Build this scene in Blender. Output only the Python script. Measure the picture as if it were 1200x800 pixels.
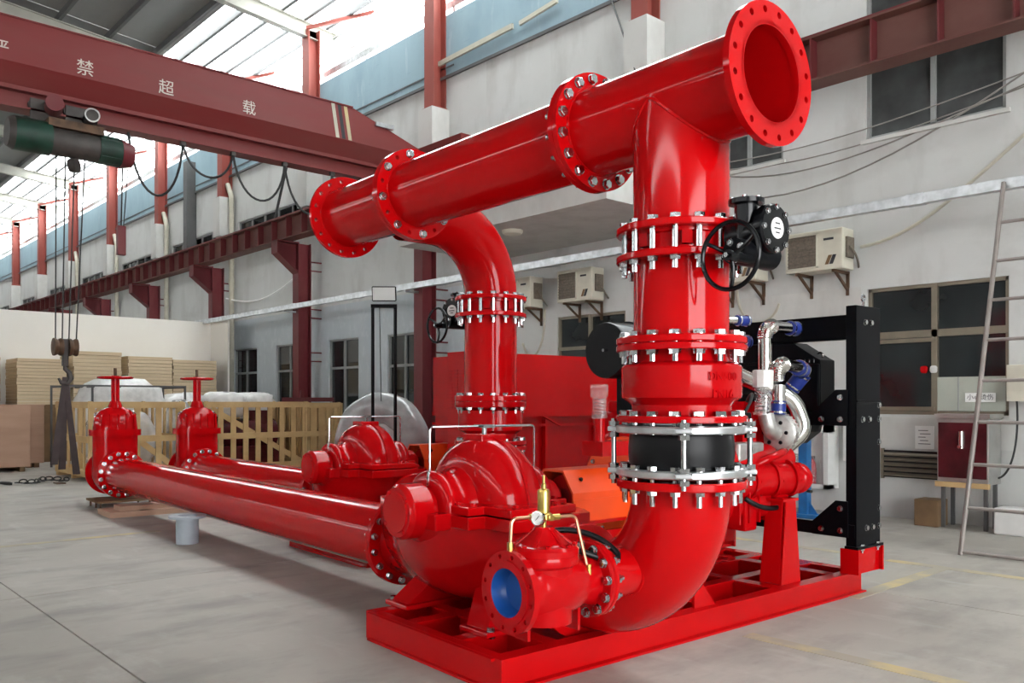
import bpy, math, random
from mathutils import Vector, Matrix, Quaternion
random.seed(7)
PI = math.pi
SC = bpy.context.scene
COL = SC.collection
for o in list(bpy.data.objects): bpy.data.objects.remove(o)

# ------------------------------------------------------------------ camera
cam_d = bpy.data.cameras.new('camera')
cam_d.sensor_fit = 'HORIZONTAL'; cam_d.sensor_width = 36.0; cam_d.lens = 30.0
cam_d.shift_y = 70.0 / 1200.0
cam_d.clip_end = 300
cam = bpy.data.objects.new('camera', cam_d); COL.objects.link(cam)
cam.location = (0, 0, 1.5); cam.rotation_euler = (PI / 2, 0, math.asin(0.74145))
SC.camera = cam

# ------------------------------------------------------------------ world: overcast daylight
wd = bpy.data.worlds.new('overcast'); SC.world = wd; wd.use_nodes = True
bg = wd.node_tree.nodes['Background']
bg.inputs[0].default_value = (0.975, 0.99, 1.0, 1); bg.inputs[1].default_value = 13.8
SC.view_settings.view_transform = 'Standard'; SC.view_settings.look = 'None'
SC.view_settings.exposure = 0.0; SC.view_settings.gamma = 1.0
SC.view_settings.use_curve_mapping = False

# ------------------------------------------------------------------ materials
MATS = {}
def mat(name, col, rough=0.5, metal=0.0, var=0.0, scale=4.0, col2=None, bump=0.0, coat=0.0, spec=0.5,
        stretch=(1, 1, 1), detail=4.0, alpha=1.0, trans=0.0, ior=1.45, lo=0.35, hi=0.65, world=False):
    m = bpy.data.materials.new(name); m.use_nodes = True; MATS[name] = m
    nt = m.node_tree; b = nt.nodes['Principled BSDF']
    b.inputs['Base Color'].default_value = (*col, 1); b.inputs['Roughness'].default_value = rough
    b.inputs['Metallic'].default_value = metal; b.inputs['Coat Weight'].default_value = coat
    b.inputs['Coat Roughness'].default_value = 0.05
    b.inputs['Specular IOR Level'].default_value = spec
    b.inputs['Alpha'].default_value = alpha; b.inputs['Transmission Weight'].default_value = trans
    b.inputs['IOR'].default_value = ior
    if var > 0 or bump > 0 or col2:
        tc = nt.nodes.new('ShaderNodeTexCoord'); mp = nt.nodes.new('ShaderNodeMapping')
        mp.inputs['Scale'].default_value = stretch
        nt.links.new(tc.outputs['Object'], mp.inputs[0])
        nz = nt.nodes.new('ShaderNodeTexNoise'); nz.inputs['Scale'].default_value = scale
        nz.inputs['Detail'].default_value = detail
        nt.links.new(mp.outputs[0], nz.inputs['Vector'])
        if var > 0 or col2:
            rp = nt.nodes.new('ShaderNodeValToRGB')
            c2 = col2 if col2 else tuple(max(0, c * (1 - var)) for c in col)
            rp.color_ramp.elements[0].position = lo; rp.color_ramp.elements[1].position = hi
            rp.color_ramp.elements[0].color = (*c2, 1); rp.color_ramp.elements[1].color = (*col, 1)
            nt.links.new(nz.outputs['Fac'], rp.inputs[0]); nt.links.new(rp.outputs[0], b.inputs['Base Color'])
        if bump > 0:
            bp = nt.nodes.new('ShaderNodeBump'); bp.inputs['Strength'].default_value = bump
            bp.inputs['Distance'].default_value = 0.02
            nt.links.new(nz.outputs['Fac'], bp.inputs['Height']); nt.links.new(bp.outputs[0], b.inputs['Normal'])
    return m

def mix_noise_mat(name, layers, rough=0.8, bump=0.1, spec=0.3, base=(0.5, 0.5, 0.5)):
    """base colour overlaid by several noise layers: (colour, scale, stretch, lo, hi, strength)"""
    m = bpy.data.materials.new(name); m.use_nodes = True; MATS[name] = m
    nt = m.node_tree; b = nt.nodes['Principled BSDF']
    b.inputs['Roughness'].default_value = rough; b.inputs['Specular IOR Level'].default_value = spec
    tc = nt.nodes.new('ShaderNodeTexCoord')
    rgb = nt.nodes.new('ShaderNodeRGB'); rgb.outputs[0].default_value = (*base, 1)
    cur = rgb.outputs[0]; last = None
    for col, sc, st, lo, hi, k in layers:
        mp = nt.nodes.new('ShaderNodeMapping'); mp.inputs['Scale'].default_value = st
        nt.links.new(tc.outputs['Object'], mp.inputs[0])
        nz = nt.nodes.new('ShaderNodeTexNoise'); nz.inputs['Scale'].default_value = sc
        nz.inputs['Detail'].default_value = 6; nz.inputs['Roughness'].default_value = 0.6
        nt.links.new(mp.outputs[0], nz.inputs['Vector'])
        mr = nt.nodes.new('ShaderNodeMapRange'); mr.inputs[1].default_value = lo; mr.inputs[2].default_value = hi
        mr.inputs[3].default_value = 0; mr.inputs[4].default_value = k
        nt.links.new(nz.outputs['Fac'], mr.inputs[0])
        mx = nt.nodes.new('ShaderNodeMixRGB'); mx.inputs[2].default_value = (*col, 1)
        nt.links.new(mr.outputs[0], mx.inputs[0]); nt.links.new(cur, mx.inputs[1]); cur = mx.outputs[0]; last = nz
    nt.links.new(cur, b.inputs['Base Color'])
    bp = nt.nodes.new('ShaderNodeBump'); bp.inputs['Strength'].default_value = bump; bp.inputs['Distance'].default_value = 0.02
    nt.links.new(last.outputs['Fac'], bp.inputs['Height']); nt.links.new(bp.outputs[0], b.inputs['Normal'])
    return m

RED = mat('red_gloss_paint', (0.50, 0.0020, 0.0035), 0.085, var=0.08, scale=3.0, spec=0.24)
REDC = mat('red_cast_paint', (0.46, 0.0020, 0.004), 0.11, var=0.10, scale=9.0, bump=0.035, spec=0.25)
ORANGE = mat('orange_paint', (0.85, 0.075, 0.006), 0.35, var=0.08, scale=5.0, coat=0.2)
STEEL = mat('zinc_bolt_steel', (0.56, 0.57, 0.58), 0.2, 1.0, var=0.2, scale=30.0)
GALV = mat('galvanised_steel', (0.62, 0.64, 0.65), 0.34, 0.85, var=0.3, scale=9.0, stretch=(1, 1, 1))
CHROME = mat('polished_pipe_steel', (0.78, 0.77, 0.74), 0.16, 1.0, var=0.1, scale=6.0)
ALU = mat('cast_aluminium', (0.55, 0.54, 0.52), 0.45, 0.85, var=0.2, scale=20.0, bump=0.15)
BRASS = mat('brass', (0.62, 0.43, 0.12), 0.3, 1.0, var=0.15, scale=20.0)
COPPER = mat('copper_tube', (0.78, 0.42, 0.25), 0.28, 1.0, var=0.1, scale=20.0)
RUBBER = mat('black_rubber', (0.006, 0.006, 0.007), 0.38, var=0.3, scale=10.0, bump=0.08, spec=0.25)
BLACK = mat('black_gloss_paint', (0.004, 0.0045, 0.006), 0.2, var=0.2, scale=6.0, spec=0.35)
BLACKM = mat('black_satin_paint', (0.003, 0.0035, 0.005), 0.35, var=0.25, scale=6.0, spec=0.12)
BLUE = mat('blue_pipe_lining', (0.010, 0.080, 0.33), 0.35, var=0.2, scale=8.0)
BLUEH = mat('blue_silicone_hose', (0.012, 0.03, 0.22), 0.35, var=0.2, scale=10.0)
BLUEJ = mat('blue_jack_paint', (0.02, 0.16, 0.42), 0.4, var=0.3, scale=8.0)
WHITE = mat('white_enamel', (0.75, 0.75, 0.73), 0.4, var=0.08, scale=6.0)
PAPER = mat('white_paper', (0.82, 0.82, 0.80), 0.8, var=0.03)
INK = mat('black_ink', (0.03, 0.03, 0.035), 0.7, var=0.1)
CRANE = mix_noise_mat('faded_crane_red', [((0.16, 0.045, 0.038), 1.2, (1, .25, 1), .45, .7, .5), ((0.12, 0.03, 0.025), 3.0, (1, .1, 1), .55, .8, .4)], 0.5, 0.03, 0.4, (0.17, 0.018, 0.018))
MAROON = mix_noise_mat('maroon_steel_paint', [((0.17, 0.05, 0.045), 2.0, (1, 1, .4), .45, .7, .5)], 0.5, 0.03, 0.4, (0.135, 0.016, 0.022))
BRICKRED = mix_noise_mat('dusty_red_lead_paint', [((0.27, 0.10, 0.08), 2.0, (1, 1, .3), .4, .7, .6)], 0.6, 0.03, 0.3, (0.26, 0.055, 0.042))
RUSTBEAM = mix_noise_mat('brown_primed_steel', [((0.19, 0.10, 0.08), 1.5, (.5, 1, 1), .4, .7, .6)], 0.6, 0.03, 0.3, (0.125, 0.045, 0.038))
CONC = mix_noise_mat('concrete_floor', [((0.32, 0.295, 0.26), 0.35, (1, 1, 1), .35, .65, .8), ((0.22, 0.208, 0.19), 1.6, (1.4, .6, 1), .47, .7, .7), ((0.15, 0.142, 0.13), 0.55, (1.2, .8, 1), .58, .75, .6), ((0.52, 0.51, 0.475), 2.4, (.7, 1.6, 1), .56, .8, .5), ((0.17, 0.165, 0.155), 9.0, (1.6, .6, 1), .62, .8, .35)], 0.62, 0.06, 0.35, (0.405, 0.375, 0.335))
PLAST = mix_noise_mat('grey_wall_plaster', [((0.50, 0.50, 0.48), 0.5, (1, 1, 1), .4, .65, .7), ((0.34, 0.325, 0.305), 1.2, (1.2, 1, .35), .5, .75, .6), ((0.30, 0.285, 0.265), 0.45, (1, 1, 1.6), .56, .75, .5), ((0.60, 0.60, 0.59), 3.0, (1, 1, 1), .55, .8, .4)], 0.85, 0.04, 0.2, (0.56, 0.565, 0.55))
PLASTB = mix_noise_mat('blue_grey_wall_panel', [((0.40, 0.44, 0.47), 0.8, (1, 1, 1), .4, .65, .6), ((0.58, 0.62, 0.64), 5.0, (1, 1, .6), .52, .7, .55)], 0.8, 0.04, 0.25, (0.47, 0.51, 0.53))
BLUEW = mix_noise_mat('faded_blue_wall', [((0.20, 0.29, 0.34), 1.0, (1, 1, .5), .45, .7, .6), ((0.48, 0.55, 0.58), 2.5, (1.5, 1, .3), .6, .8, .6), ((0.16, 0.22, 0.27), 6.0, (.3, 1, 2.5), .64, .8, .7)], 0.85, 0.04, 0.2, (0.27, 0.375, 0.425))
CREAM = mix_noise_mat('white_partition_board', [((0.75, 0.725, 0.68), 0.4, (1, 1, 1), .4, .7, .6)], 0.7, 0.02, 0.3, (0.82, 0.80, 0.76))
ROOFM = mix_noise_mat('grey_roof_sheet', [((0.17, 0.17, 0.165), 0.7, (.3, 1, 1), .4, .7, .6)], 0.6, 0.02, 0.3, (0.24, 0.24, 0.235))
DARKST = mat('dark_purlin_steel', (0.10, 0.10, 0.10), 0.5, var=0.2, scale=3.0)
BEIGE = mat('beige_rafter_paint', (0.42, 0.41, 0.36), 0.55, var=0.15, scale=2.0)
CONCP = mix_noise_mat('pale_concrete', [((0.40, 0.39, 0.37), 2.0, (1, 1, .5), .45, .7, .6)], 0.85, 0.05, 0.2, (0.55, 0.545, 0.52))
GLASSD = mat('dark_window_glass', (0.022, 0.028, 0.030), 0.06, spec=0.6, var=0.5, scale=1.0)
GLASSG = mat('dusty_window_glass', (0.075, 0.08, 0.08), 0.25, spec=0.5, var=0.5, scale=2.0)
BRONZE = mat('bronze_window_frame', (0.22, 0.19, 0.14), 0.4, 0.3, var=0.15, scale=5.0)
GREYF = mat('grey_window_frame', (0.30, 0.31, 0.30), 0.5, var=0.15, scale=5.0)
YELLOW = mix_noise_mat('worn_yellow_floor_paint', [((0.35, 0.32, 0.26), 2.2, (1, 1, 1), .36, .56, .95)], 0.7, 0.03, 0.3, (0.52, 0.42, 0.22))
PINE = mix_noise_mat('pine_slat', [((0.43, 0.27, 0.12), 3.0, (1, 1, 1), .4, .7, .7), ((0.34, 0.21, 0.10), 12.0, (1, 1, 1), .62, .8, .5)], 0.7, 0.05, 0.25, (0.56, 0.38, 0.185))
PLY = mix_noise_mat('reddish_plywood', [((0.33, 0.19, 0.13), 1.2, (1, .4, 2.5), .4, .7, .7)], 0.65, 0.04, 0.3, (0.44, 0.28, 0.20))
CARD = mix_noise_mat('fibreboard_stack', [((0.52, 0.40, 0.26), 3.0, (.2, .2, 30), .45, .6, .75), ((0.70, 0.58, 0.41), 1.0, (1, 1, 1), .5, .7, .4)], 0.85, 0.05, 0.15, (0.66, 0.53, 0.36))
BROWN = mat('brown_board_edge', (0.20, 0.12, 0.06), 0.8, var=0.3, scale=4.0)
PLASTIC = mat('clear_wrap_film', (0.80, 0.80, 0.80), 0.16, var=0.15, scale=5.0, alpha=0.45, bump=0.5)
FILM = mat('white_foam_wrap', (0.72, 0.70, 0.68), 0.35, var=0.2, scale=6.0, bump=0.5)
CLEAR = mat('clear_plastic_bowl', (0.80, 0.80, 0.79), 0.08, var=0.05, alpha=0.16)
SILVW = mat('silver_grey_wrap', (0.36, 0.37, 0.37), 0.2, var=0.3, scale=5.0, bump=0.35, coat=0.4)
ACW = mat('ivory_ac_casing', (0.60, 0.57, 0.47), 0.5, var=0.12, scale=4.0)
ACG = mat('brown_dusty_grille', (0.17, 0.14, 0.11), 0.7, var=0.3, scale=30.0)
HOISTG = mat('dirty_green_paint', (0.008, 0.045, 0.028), 0.45, var=0.6, scale=3.0)
GRIME = mat('oily_grey_steel', (0.07, 0.06, 0.055), 0.5, 0.2, var=0.4, scale=5.0)
RUSTY = mat('rusty_brown_steel', (0.12, 0.065, 0.035), 0.6, 0.2, var=0.5, scale=9.0)
PVC = mat('aged_pvc_pipe', (0.50, 0.47, 0.38), 0.5, var=0.2, scale=3.0)
CABLE = mat('black_cable', (0.02, 0.02, 0.02), 0.5, var=0.2)
CABLEG = mat('grey_wall_cable', (0.24, 0.22, 0.20), 0.6, var=0.2)
STAIN = mat('stainless_sheet', (0.60, 0.60, 0.58), 0.3, 0.9, var=0.2, scale=3.0)
REDW = mat('dark_red_film', (0.10, 0.012, 0.018), 0.18, var=0.6, scale=4.0, bump=0.4)
DARK = mat('dark_interior', (0.02, 0.02, 0.02), 0.8, var=0.2)
STRAP = mat('dark_sling_webbing', (0.06, 0.045, 0.045), 0.8, var=0.3, scale=8.0)
TEXTW = mat('pale_stencil_paint', (0.62, 0.56, 0.50), 0.7, var=0.15, scale=10.0)
LADDER = mat('grey_ladder_tube', (0.33, 0.29, 0.27), 0.45, 0.4, var=0.2, scale=5.0)
BOARDG = mat('pale_grey_green_board', (0.42, 0.44, 0.38), 0.6, var=0.1, scale=3.0)
GREYP = mat('grey_plastic_pipe', (0.36, 0.40, 0.44), 0.5, var=0.1, scale=5.0)

def sheet_mat():
    m = bpy.data.materials.new('translucent_roof_sheet'); m.use_nodes = True; nt = m.node_tree
    nt.nodes.remove(nt.nodes['Principled BSDF']); out = nt.nodes['Material Output']
    a = nt.nodes.new('ShaderNodeBsdfTransparent'); a.inputs[0].default_value = (0.93, 0.95, 0.95, 1)
    b = nt.nodes.new('ShaderNodeBsdfTranslucent')
    tc = nt.nodes.new('ShaderNodeTexCoord'); nz = nt.nodes.new('ShaderNodeTexNoise'); nz.inputs['Scale'].default_value = 0.8
    nt.links.new(tc.outputs['Object'], nz.inputs['Vector'])
    rp = nt.nodes.new('ShaderNodeValToRGB'); rp.color_ramp.elements[0].color = (0.80, 0.82, 0.81, 1); rp.color_ramp.elements[1].color = (0.92, 0.94, 0.94, 1)
    nt.links.new(nz.outputs['Fac'], rp.inputs[0]); nt.links.new(rp.outputs[0], b.inputs[0])
    mx = nt.nodes.new('ShaderNodeMixShader'); mx.inputs[0].default_value = 0.35
    nt.links.new(a.outputs[0], mx.inputs[1]); nt.links.new(b.outputs[0], mx.inputs[2]); nt.links.new(mx.outputs[0], out.inputs[0])
    return m
SHEET = sheet_mat()

# ------------------------------------------------------------------ mesh builder
def V3(*a): return Vector(a)
def frame(axis):
    a = Vector(axis).normalized()
    up = Vector((0, 0, 1)) if abs(a.z) < 0.9 else Vector((1, 0, 0))
    e1 = up.cross(a).normalized(); e2 = a.cross(e1).normalized()
    return e1, e2, a
class MB:
    def __init__(s): s.v = []; s.f = []
    def add(s, vs, fs):
        b = len(s.v); s.v += [tuple(v) for v in vs]; s.f += [tuple(i + b for i in f) for f in fs]; return s
    def box(s, x0, x1, y0, y1, z0, z1):
        x0, x1 = min(x0, x1), max(x0, x1); y0, y1 = min(y0, y1), max(y0, y1); z0, z1 = min(z0, z1), max(z0, z1)
        return s.add([(x0, y0, z0), (x1, y0, z0), (x1, y1, z0), (x0, y1, z0), (x0, y0, z1), (x1, y0, z1), (x1, y1, z1), (x0, y1, z1)],
                     [(0, 3, 2, 1), (4, 5, 6, 7), (0, 1, 5, 4), (1, 2, 6, 5), (2, 3, 7, 6), (3, 0, 4, 7)])
    def bar(s, p0, p1, w, h, roll=0.0, up=None):
        """rectangular bar between two points"""
        p0 = Vector(p0); p1 = Vector(p1); a = (p1 - p0).normalized()
        u = Vector(up) if up else (Vector((0, 0, 1)) if abs(a.z) < .95 else Vector((0, 1, 0)))
        e1 = u.cross(a).normalized(); e2 = a.cross(e1).normalized()
        if roll: q = Quaternion(a, roll); e1 = q @ e1; e2 = q @ e2
        vs = [p + e1 * (sx * w / 2) + e2 * (sy * h / 2) for p in (p0, p1) for sx, sy in ((-1, -1), (1, -1), (1, 1), (-1, 1))]
        return s.add(vs, [(0, 3, 2, 1), (4, 5, 6, 7), (0, 1, 5, 4), (1, 2, 6, 5), (2, 3, 7, 6), (3, 0, 4, 7)])
    def lathe(s, o, axis, prof, n=32, a0=0.0, a1=2 * PI, start=None):
        """prof: list of (radius, distance along the axis)"""
        e1, e2, a = frame(axis)
        if start is not None:
            e1 = Vector(start).normalized(); e2 = a.cross(e1).normalized()
        o = Vector(o); full = abs(a1 - a0 - 2 * PI) < 1e-6
        m = n if full else n + 1
        vs = []; idx = []
        for r, d in prof:
            if r < 1e-7: idx.append([len(vs)] * m); vs.append(o + a * d)
            else:
                row = []
                for i in range(m):
                    t = a0 + (a1 - a0) * i / n
                    row.append(len(vs)); vs.append(o + a * d + (e1 * math.cos(t) + e2 * math.sin(t)) * r)
                idx.append(row)
        fs = []
        for k in range(len(prof) - 1):
            A, B = idx[k], idx[k + 1]
            for i in range(n):
                j = (i + 1) % m
                q = [A[i], A[j], B[j], B[i]]
                q2 = [x for i2, x in enumerate(q) if x not in q[:i2]]
                if len(q2) >= 3: fs.append(tuple(q2))
        return s.add(vs, fs)
    def cyl(s, p0, p1, r0, r1=None, n=24, caps=True):
        p0 = Vector(p0); p1 = Vector(p1); r1 = r0 if r1 is None else r1
        L = (p1 - p0).length
        pr = [(r0, 0), (r1, L)]
        if caps: pr = [(0, 0)] + pr + [(0, L)]
        return s.lathe(p0, p1 - p0, pr, n)
    def tubewall(s, p0, p1, ro, ri, n=40):
        p0 = Vector(p0); p1 = Vector(p1); L = (p1 - p0).length
        return s.lathe(p0, p1 - p0, [(ri, 0), (ro, 0), (ro, L), (ri, L), (ri, 0)], n)
    def tube(s, pts, r, n=12, caps=True, closed=False, radii=None):
        pts = [Vector(p) for p in pts]; m = len(pts)
        tan = []
        for i in range(m):
            if closed: t = pts[(i + 1) % m] - pts[i - 1]
            else: t = pts[min(i + 1, m - 1)] - pts[max(i - 1, 0)]
            tan.append(t.normalized())
        e1, e2, _ = frame(tan[0])
        vs = []; prev = tan[0]
        for i in range(m):
            q = prev.rotation_difference(tan[i]); e1 = q @ e1; e2 = q @ e2; prev = tan[i]
            rr = radii[i] if radii else r
            for k in range(n):
                a = 2 * PI * k / n; vs.append(pts[i] + (e1 * math.cos(a) + e2 * math.sin(a)) * rr)
        fs = []
        for i in range(m if closed else m - 1):
            b = ((i + 1) % m) * n
            for k in range(n):
                fs.append((i * n + k, i * n + (k + 1) % n, b + (k + 1) % n, b + k))
        if caps and not closed:
            fs.append(tuple(range(n - 1, -1, -1))); fs.append(tuple((m - 1) * n + k for k in range(n)))
        return s.add(vs, fs)
    def extr(s, poly, o, ex, ey, ez, L):
        o = Vector(o); ex = Vector(ex); ey = Vector(ey); ez = Vector(ez); n = len(poly)
        vs = [o + ex * a + ey * b for a, b in poly] + [o + ex * a + ey * b + ez * L for a, b in poly]
        fs = [tuple(range(n - 1, -1, -1)), tuple(range(n, 2 * n))] + [(i, (i + 1) % n, (i + 1) % n + n, i + n) for i in range(n)]
        return s.add(vs, fs)
    def ibeam(s, p0, p1, h, w, tf=0.015, tw=0.012):
        p0 = Vector(p0); p1 = Vector(p1); a = (p1 - p0); L = a.length; a.normalize()
        up = Vector((0, 0, 1)) if abs(a.z) < .9 else Vector((0, 1, 0))
        ex = up.cross(a).normalized(); ey = a.cross(ex).normalized()
        P = [(-w/2, -h/2), (w/2, -h/2), (w/2, -h/2+tf), (tw/2, -h/2+tf), (tw/2, h/2-tf), (w/2, h/2-tf), (w/2, h/2), (-w/2, h/2), (-w/2, h/2-tf), (-tw/2, h/2-tf), (-tw/2, -h/2+tf), (-w/2, -h/2+tf)]
        return s.extr(P, p0, ex, ey, a, L)
    def ell(s, c, r, n=20, m=12):
        c = Vector(c); vs = []; fs = []
        for i in range(m + 1):
            ph = -PI / 2 + PI * i / m
            for k in range(n):
                th = 2 * PI * k / n
                vs.append((c.x + r[0] * math.cos(ph) * math.cos(th), c.y + r[1] * math.cos(ph) * math.sin(th), c.z + r[2] * math.sin(ph)))
        for i in range(m):
            for k in range(n): fs.append((i * n + k, i * n + (k + 1) % n, (i + 1) * n + (k + 1) % n, (i + 1) * n + k))
        return s.add(vs, fs)
    def holed(s, o, axis, ri, ro, th, rc, nh, rh, phase=0.0):
        """flange ring with real bolt holes"""
        e1, e2, a = frame(axis); o = Vector(o); K = 16
        def P(r, t, d): return o + a * d + (e1 * math.cos(t) + e2 * math.sin(t)) * r
        hw = PI / nh
        for h in range(nh):
            tc = phase + 2 * PI * h / nh
            vs = []; fs = []
            for k in range(K):
                f = 2 * PI * k / K; c, sn = math.cos(f), math.sin(f); mx = max(abs(c), abs(sn))
                A, B = c / mx, sn / mx
                rb = (ro + ri) / 2 + B * (ro - ri) / 2; tb = tc + A * hw
                x = rh * c; y = rh * sn
                hr = rc + y; htt = tc + x / rc
                for d in (0, th): vs.append(P(rb, tb, d)); vs.append(P(hr, htt, d))
            for k in range(K):
                i = 4 * k; j = 4 * ((k + 1) % K)
                fs += [(i, j, j + 1, i + 1), (i + 2, i + 3, j + 3, j + 2), (i + 1, j + 1, j + 3, i + 3)]
                f = 2 * PI * (k + .5) / K
                if abs(math.sin(f)) > abs(math.cos(f)): fs.append((i, i + 2, j + 2, j))
            s.add(vs, fs)
        return s
    def mesh(s, name, smooth=35, base=(0, 0, 0)):
        me = bpy.data.meshes.new(name); b = Vector(base)
        me.from_pydata([tuple(Vector(v) - b) for v in s.v], [], s.f); me.update()
        if smooth:
            me.shade_smooth(); me.set_sharp_from_angle(angle=math.radians(smooth))
        return me
    def part(s, name, m, parent, label=None, smooth=35, bevel=0, kind=None):
        me = s.mesh(name, smooth, parent['_b'] if '_b' in parent else (0, 0, 0)); me.materials.append(m)
        o = bpy.data.objects.new(name, me); COL.objects.link(o); o.parent = parent
        o['_b'] = parent['_b'] if '_b' in parent else (0., 0., 0.)
        if label: o['label'] = label
        if kind: o['kind'] = kind
        if bevel: bev(o, bevel)
        return o
    def single(s, name, m, label, cat, base, group=None, machine=False, smooth=35, bevel=0, kind=None):
        me = s.mesh(name, smooth, base); me.materials.append(m)
        o = bpy.data.objects.new(name, me); COL.objects.link(o); place(o, base, machine); o['_b'] = tuple(float(x) for x in base)
        if kind: o['kind'] = kind
        if label: o['label'] = label
        if cat: o['category'] = cat
        if group: o['group'] = group
        if bevel: bev(o, bevel)
        return o
def bev(o, w):
    md = o.modifiers.new('bevel', 'BEVEL'); md.width = w; md.segments = 2; md.limit_method = 'ANGLE'; md.angle_limit = math.radians(40)
ROT = -math.atan2(0.04397402, 0.99903267)
MC = Vector((-3.26965, 2.89969, 0))
def place(o, base, machine):
    b = Vector(base)
    if machine:
        o.location = MC + Matrix.Rotation(ROT, 3, 'Z') @ b; o.rotation_euler = (0, 0, ROT)
    else: o.location = b
def thing(name, label, cat, base, group=None, machine=False, kind=None):
    o = bpy.data.objects.new(name, None); o.empty_display_size = 0.1; COL.objects.link(o); place(o, base, machine)
    o['_b'] = tuple(float(x) for x in base)
    if label: o['label'] = label
    if cat: o['category'] = cat
    if group: o['group'] = group
    if kind: o['kind'] = kind
    return o
def M(u, v, h): return Vector((-u, v, h))       # skid frame: u along the pipes away from the camera, v along the shafts
def put(name, me, parent, loc, axis=(0, 0, 1), spin=0.0, label=None):
    """an instance of a shared mesh as a part; mesh axis is +z"""
    o = bpy.data.objects.new(name, me); COL.objects.link(o); o.parent = parent
    o.location = Vector(loc) - Vector(parent['_b'])
    q = Vector((0, 0, 1)).rotation_difference(Vector(axis).normalized())
    o.rotation_mode = 'QUATERNION'; o.rotation_quaternion = q @ Quaternion((0, 0, 1), spin); o['_b'] = (0., 0., 0.)
    if label: o['label'] = label
    return o
BM = {}
def bolt_mesh(d, L, tail=0.03, m=None, twohead=True):
    """stud of length L (grip) with hexagon head at the top (+z) and nut plus tail below, grip from 0 down to -L"""
    key = (round(d, 4), round(L, 4), tail, (m or STEEL).name, twohead)
    if key in BM: return BM[key]
    b = MB(); R = d * 0.95; hh = d * 0.75
    b.cyl((0, 0, 0), (0, 0, 0.12 * d), R * 1.12, n=12); b.lathe((0, 0, 0), (0, 0, 1), [(R, .1*d), (R, hh), (R * .8, hh + .1 * d), (0, hh + .1 * d)], 6)
    b.cyl((0, 0, 0), (0, 0, -L - tail - hh), d / 2, n=10)
    if twohead: b.lathe((0, 0, -L), (0, 0, -1), [(R * 1.12, 0), (R * 1.12, .12 * d), (R, .12 * d), (R, hh), (0, hh)], 6)
    me = b.mesh('bolt', 30); me.materials.append(m or STEEL); BM[key] = me; return me
def bolts(parent, c, axis, rc, n, d, L, tail=0.03, phase=0.0, skip=None, name='bolt', twohead=True, m=None):
    me = bolt_mesh(d, L, tail, m, twohead); e1, e2, a = frame(axis); c = Vector(c)
    for i in range(n):
        if skip and skip(i): continue
        t = phase + 2 * PI * i / n
        put(name, me, parent, c + (e1 * math.cos(t) + e2 * math.sin(t)) * rc, axis, random.uniform(0, 1))
def arc(c, e1, e2, R, a0, a1, n):
    c = Vector(c); e1 = Vector(e1); e2 = Vector(e2)
    return [c + e1 * (R * math.cos(a0 + (a1 - a0) * i / n)) + e2 * (R * math.sin(a0 + (a1 - a0) * i / n)) for i in range(n + 1)]
def bez(p0, p1, p2, p3, n=16):
    p0, p1, p2, p3 = map(Vector, (p0, p1, p2, p3)); r = []
    for i in range(n + 1):
        t = i / n; r.append(p0 * (1-t)**3 + p1 * 3*t*(1-t)**2 + p2 * 3*t*t*(1-t) + p3 * t**3)
    return r
def fillet(pts, r, n=6):
    """round the corners of a polyline"""
    pts = [Vector(p) for p in pts]; out = [pts[0]]
    for i in range(1, len(pts) - 1):
        a = (pts[i-1] - pts[i]); b = (pts[i+1] - pts[i]); ra = min(r, a.length * .45, b.length * .45)
        pa = pts[i] + a.normalized() * ra; pb = pts[i] + b.normalized() * ra
        for k in range(n + 1):
            t = k / n; out.append(pa * (1-t)**2 + pts[i] * 2*t*(1-t) + pb * t*t)
    out.append(pts[-1]); return out
def text_mesh(txt, size, depth=0.004):
    cu = bpy.data.curves.new('lettering', 'FONT'); cu.body = txt; cu.size = size; cu.extrude = depth
    cu.align_x = 'CENTER'; cu.align_y = 'CENTER'; cu.resolution_u = 3
    ob = bpy.data.objects.new('lettering', cu); COL.objects.link(ob)
    bpy.context.view_layer.update(); dg = bpy.context.evaluated_depsgraph_get()
    me = bpy.data.meshes.new_from_object(ob.evaluated_get(dg)); bpy.data.objects.remove(ob); return me
def text_part(txt, size, parent, loc, ex, ey, m, name='lettering', depth=0.003):
    me = text_mesh(txt, size, depth); me.materials.clear(); me.materials.append(m)
    o = bpy.data.objects.new(name, me); COL.objects.link(o); o.parent = parent; o['_b'] = (0., 0., 0.)
    ex = Vector(ex).normalized(); ey = Vector(ey).normalized(); ez = ex.cross(ey)
    R = Matrix((ex, ey, ez)).transposed(); o.rotation_mode = 'QUATERNION'; o.rotation_quaternion = R.to_quaternion()
    o.location = Vector(loc) - Vector(parent['_b']); return o
# =================================================================== THE HALL (world axes: x along the long wall, wall at y = YW)
YW = 11.07
X0, X1 = -72.0, 9.0
def structure(mb, name, m, base=(0, 0, 0), smooth=35): return mb.single(name, m, None, None, base, kind='structure', smooth=smooth)
# floor slabs
fl = thing('floor', None, None, (0, 0, 0), kind='structure')
MB().box(X0, X1, -14, YW + .3, -.2, -.012).part('floor_bed', CONC, fl, smooth=0)
xs = [X0, -49.35, -42.35, -35.35, -28.35, -21.35, -14.35, -7.35, -0.35, X1]
ys = [-14, -8.5, -3.45, 1.6, 6.65, YW + .05]
for i in range(len(xs) - 1):
    for j in range(len(ys) - 1):
        o = MB().box(xs[i] + .006, xs[i+1] - .006, ys[j] + .006, ys[j+1] - .006, -.012, 0).part('slab', CONC, fl, smooth=0)
for k, (a, b, c, d) in enumerate([(-60, -4.05, 8.04, 8.16), (-3.6, 6, 7.98, 8.10), (-3.05, 6, 4.74, 4.86), (-10.12, -10.0, -8, 3.6), (-10.12, -10.0, 4.6, 8.04), (-3.15, -3.03, 6.3, 7.98)]):
    structure(MB().box(a, b, c, d, 0, .003), 'trim_%d' % (k + 1), YELLOW, smooth=0)

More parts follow.
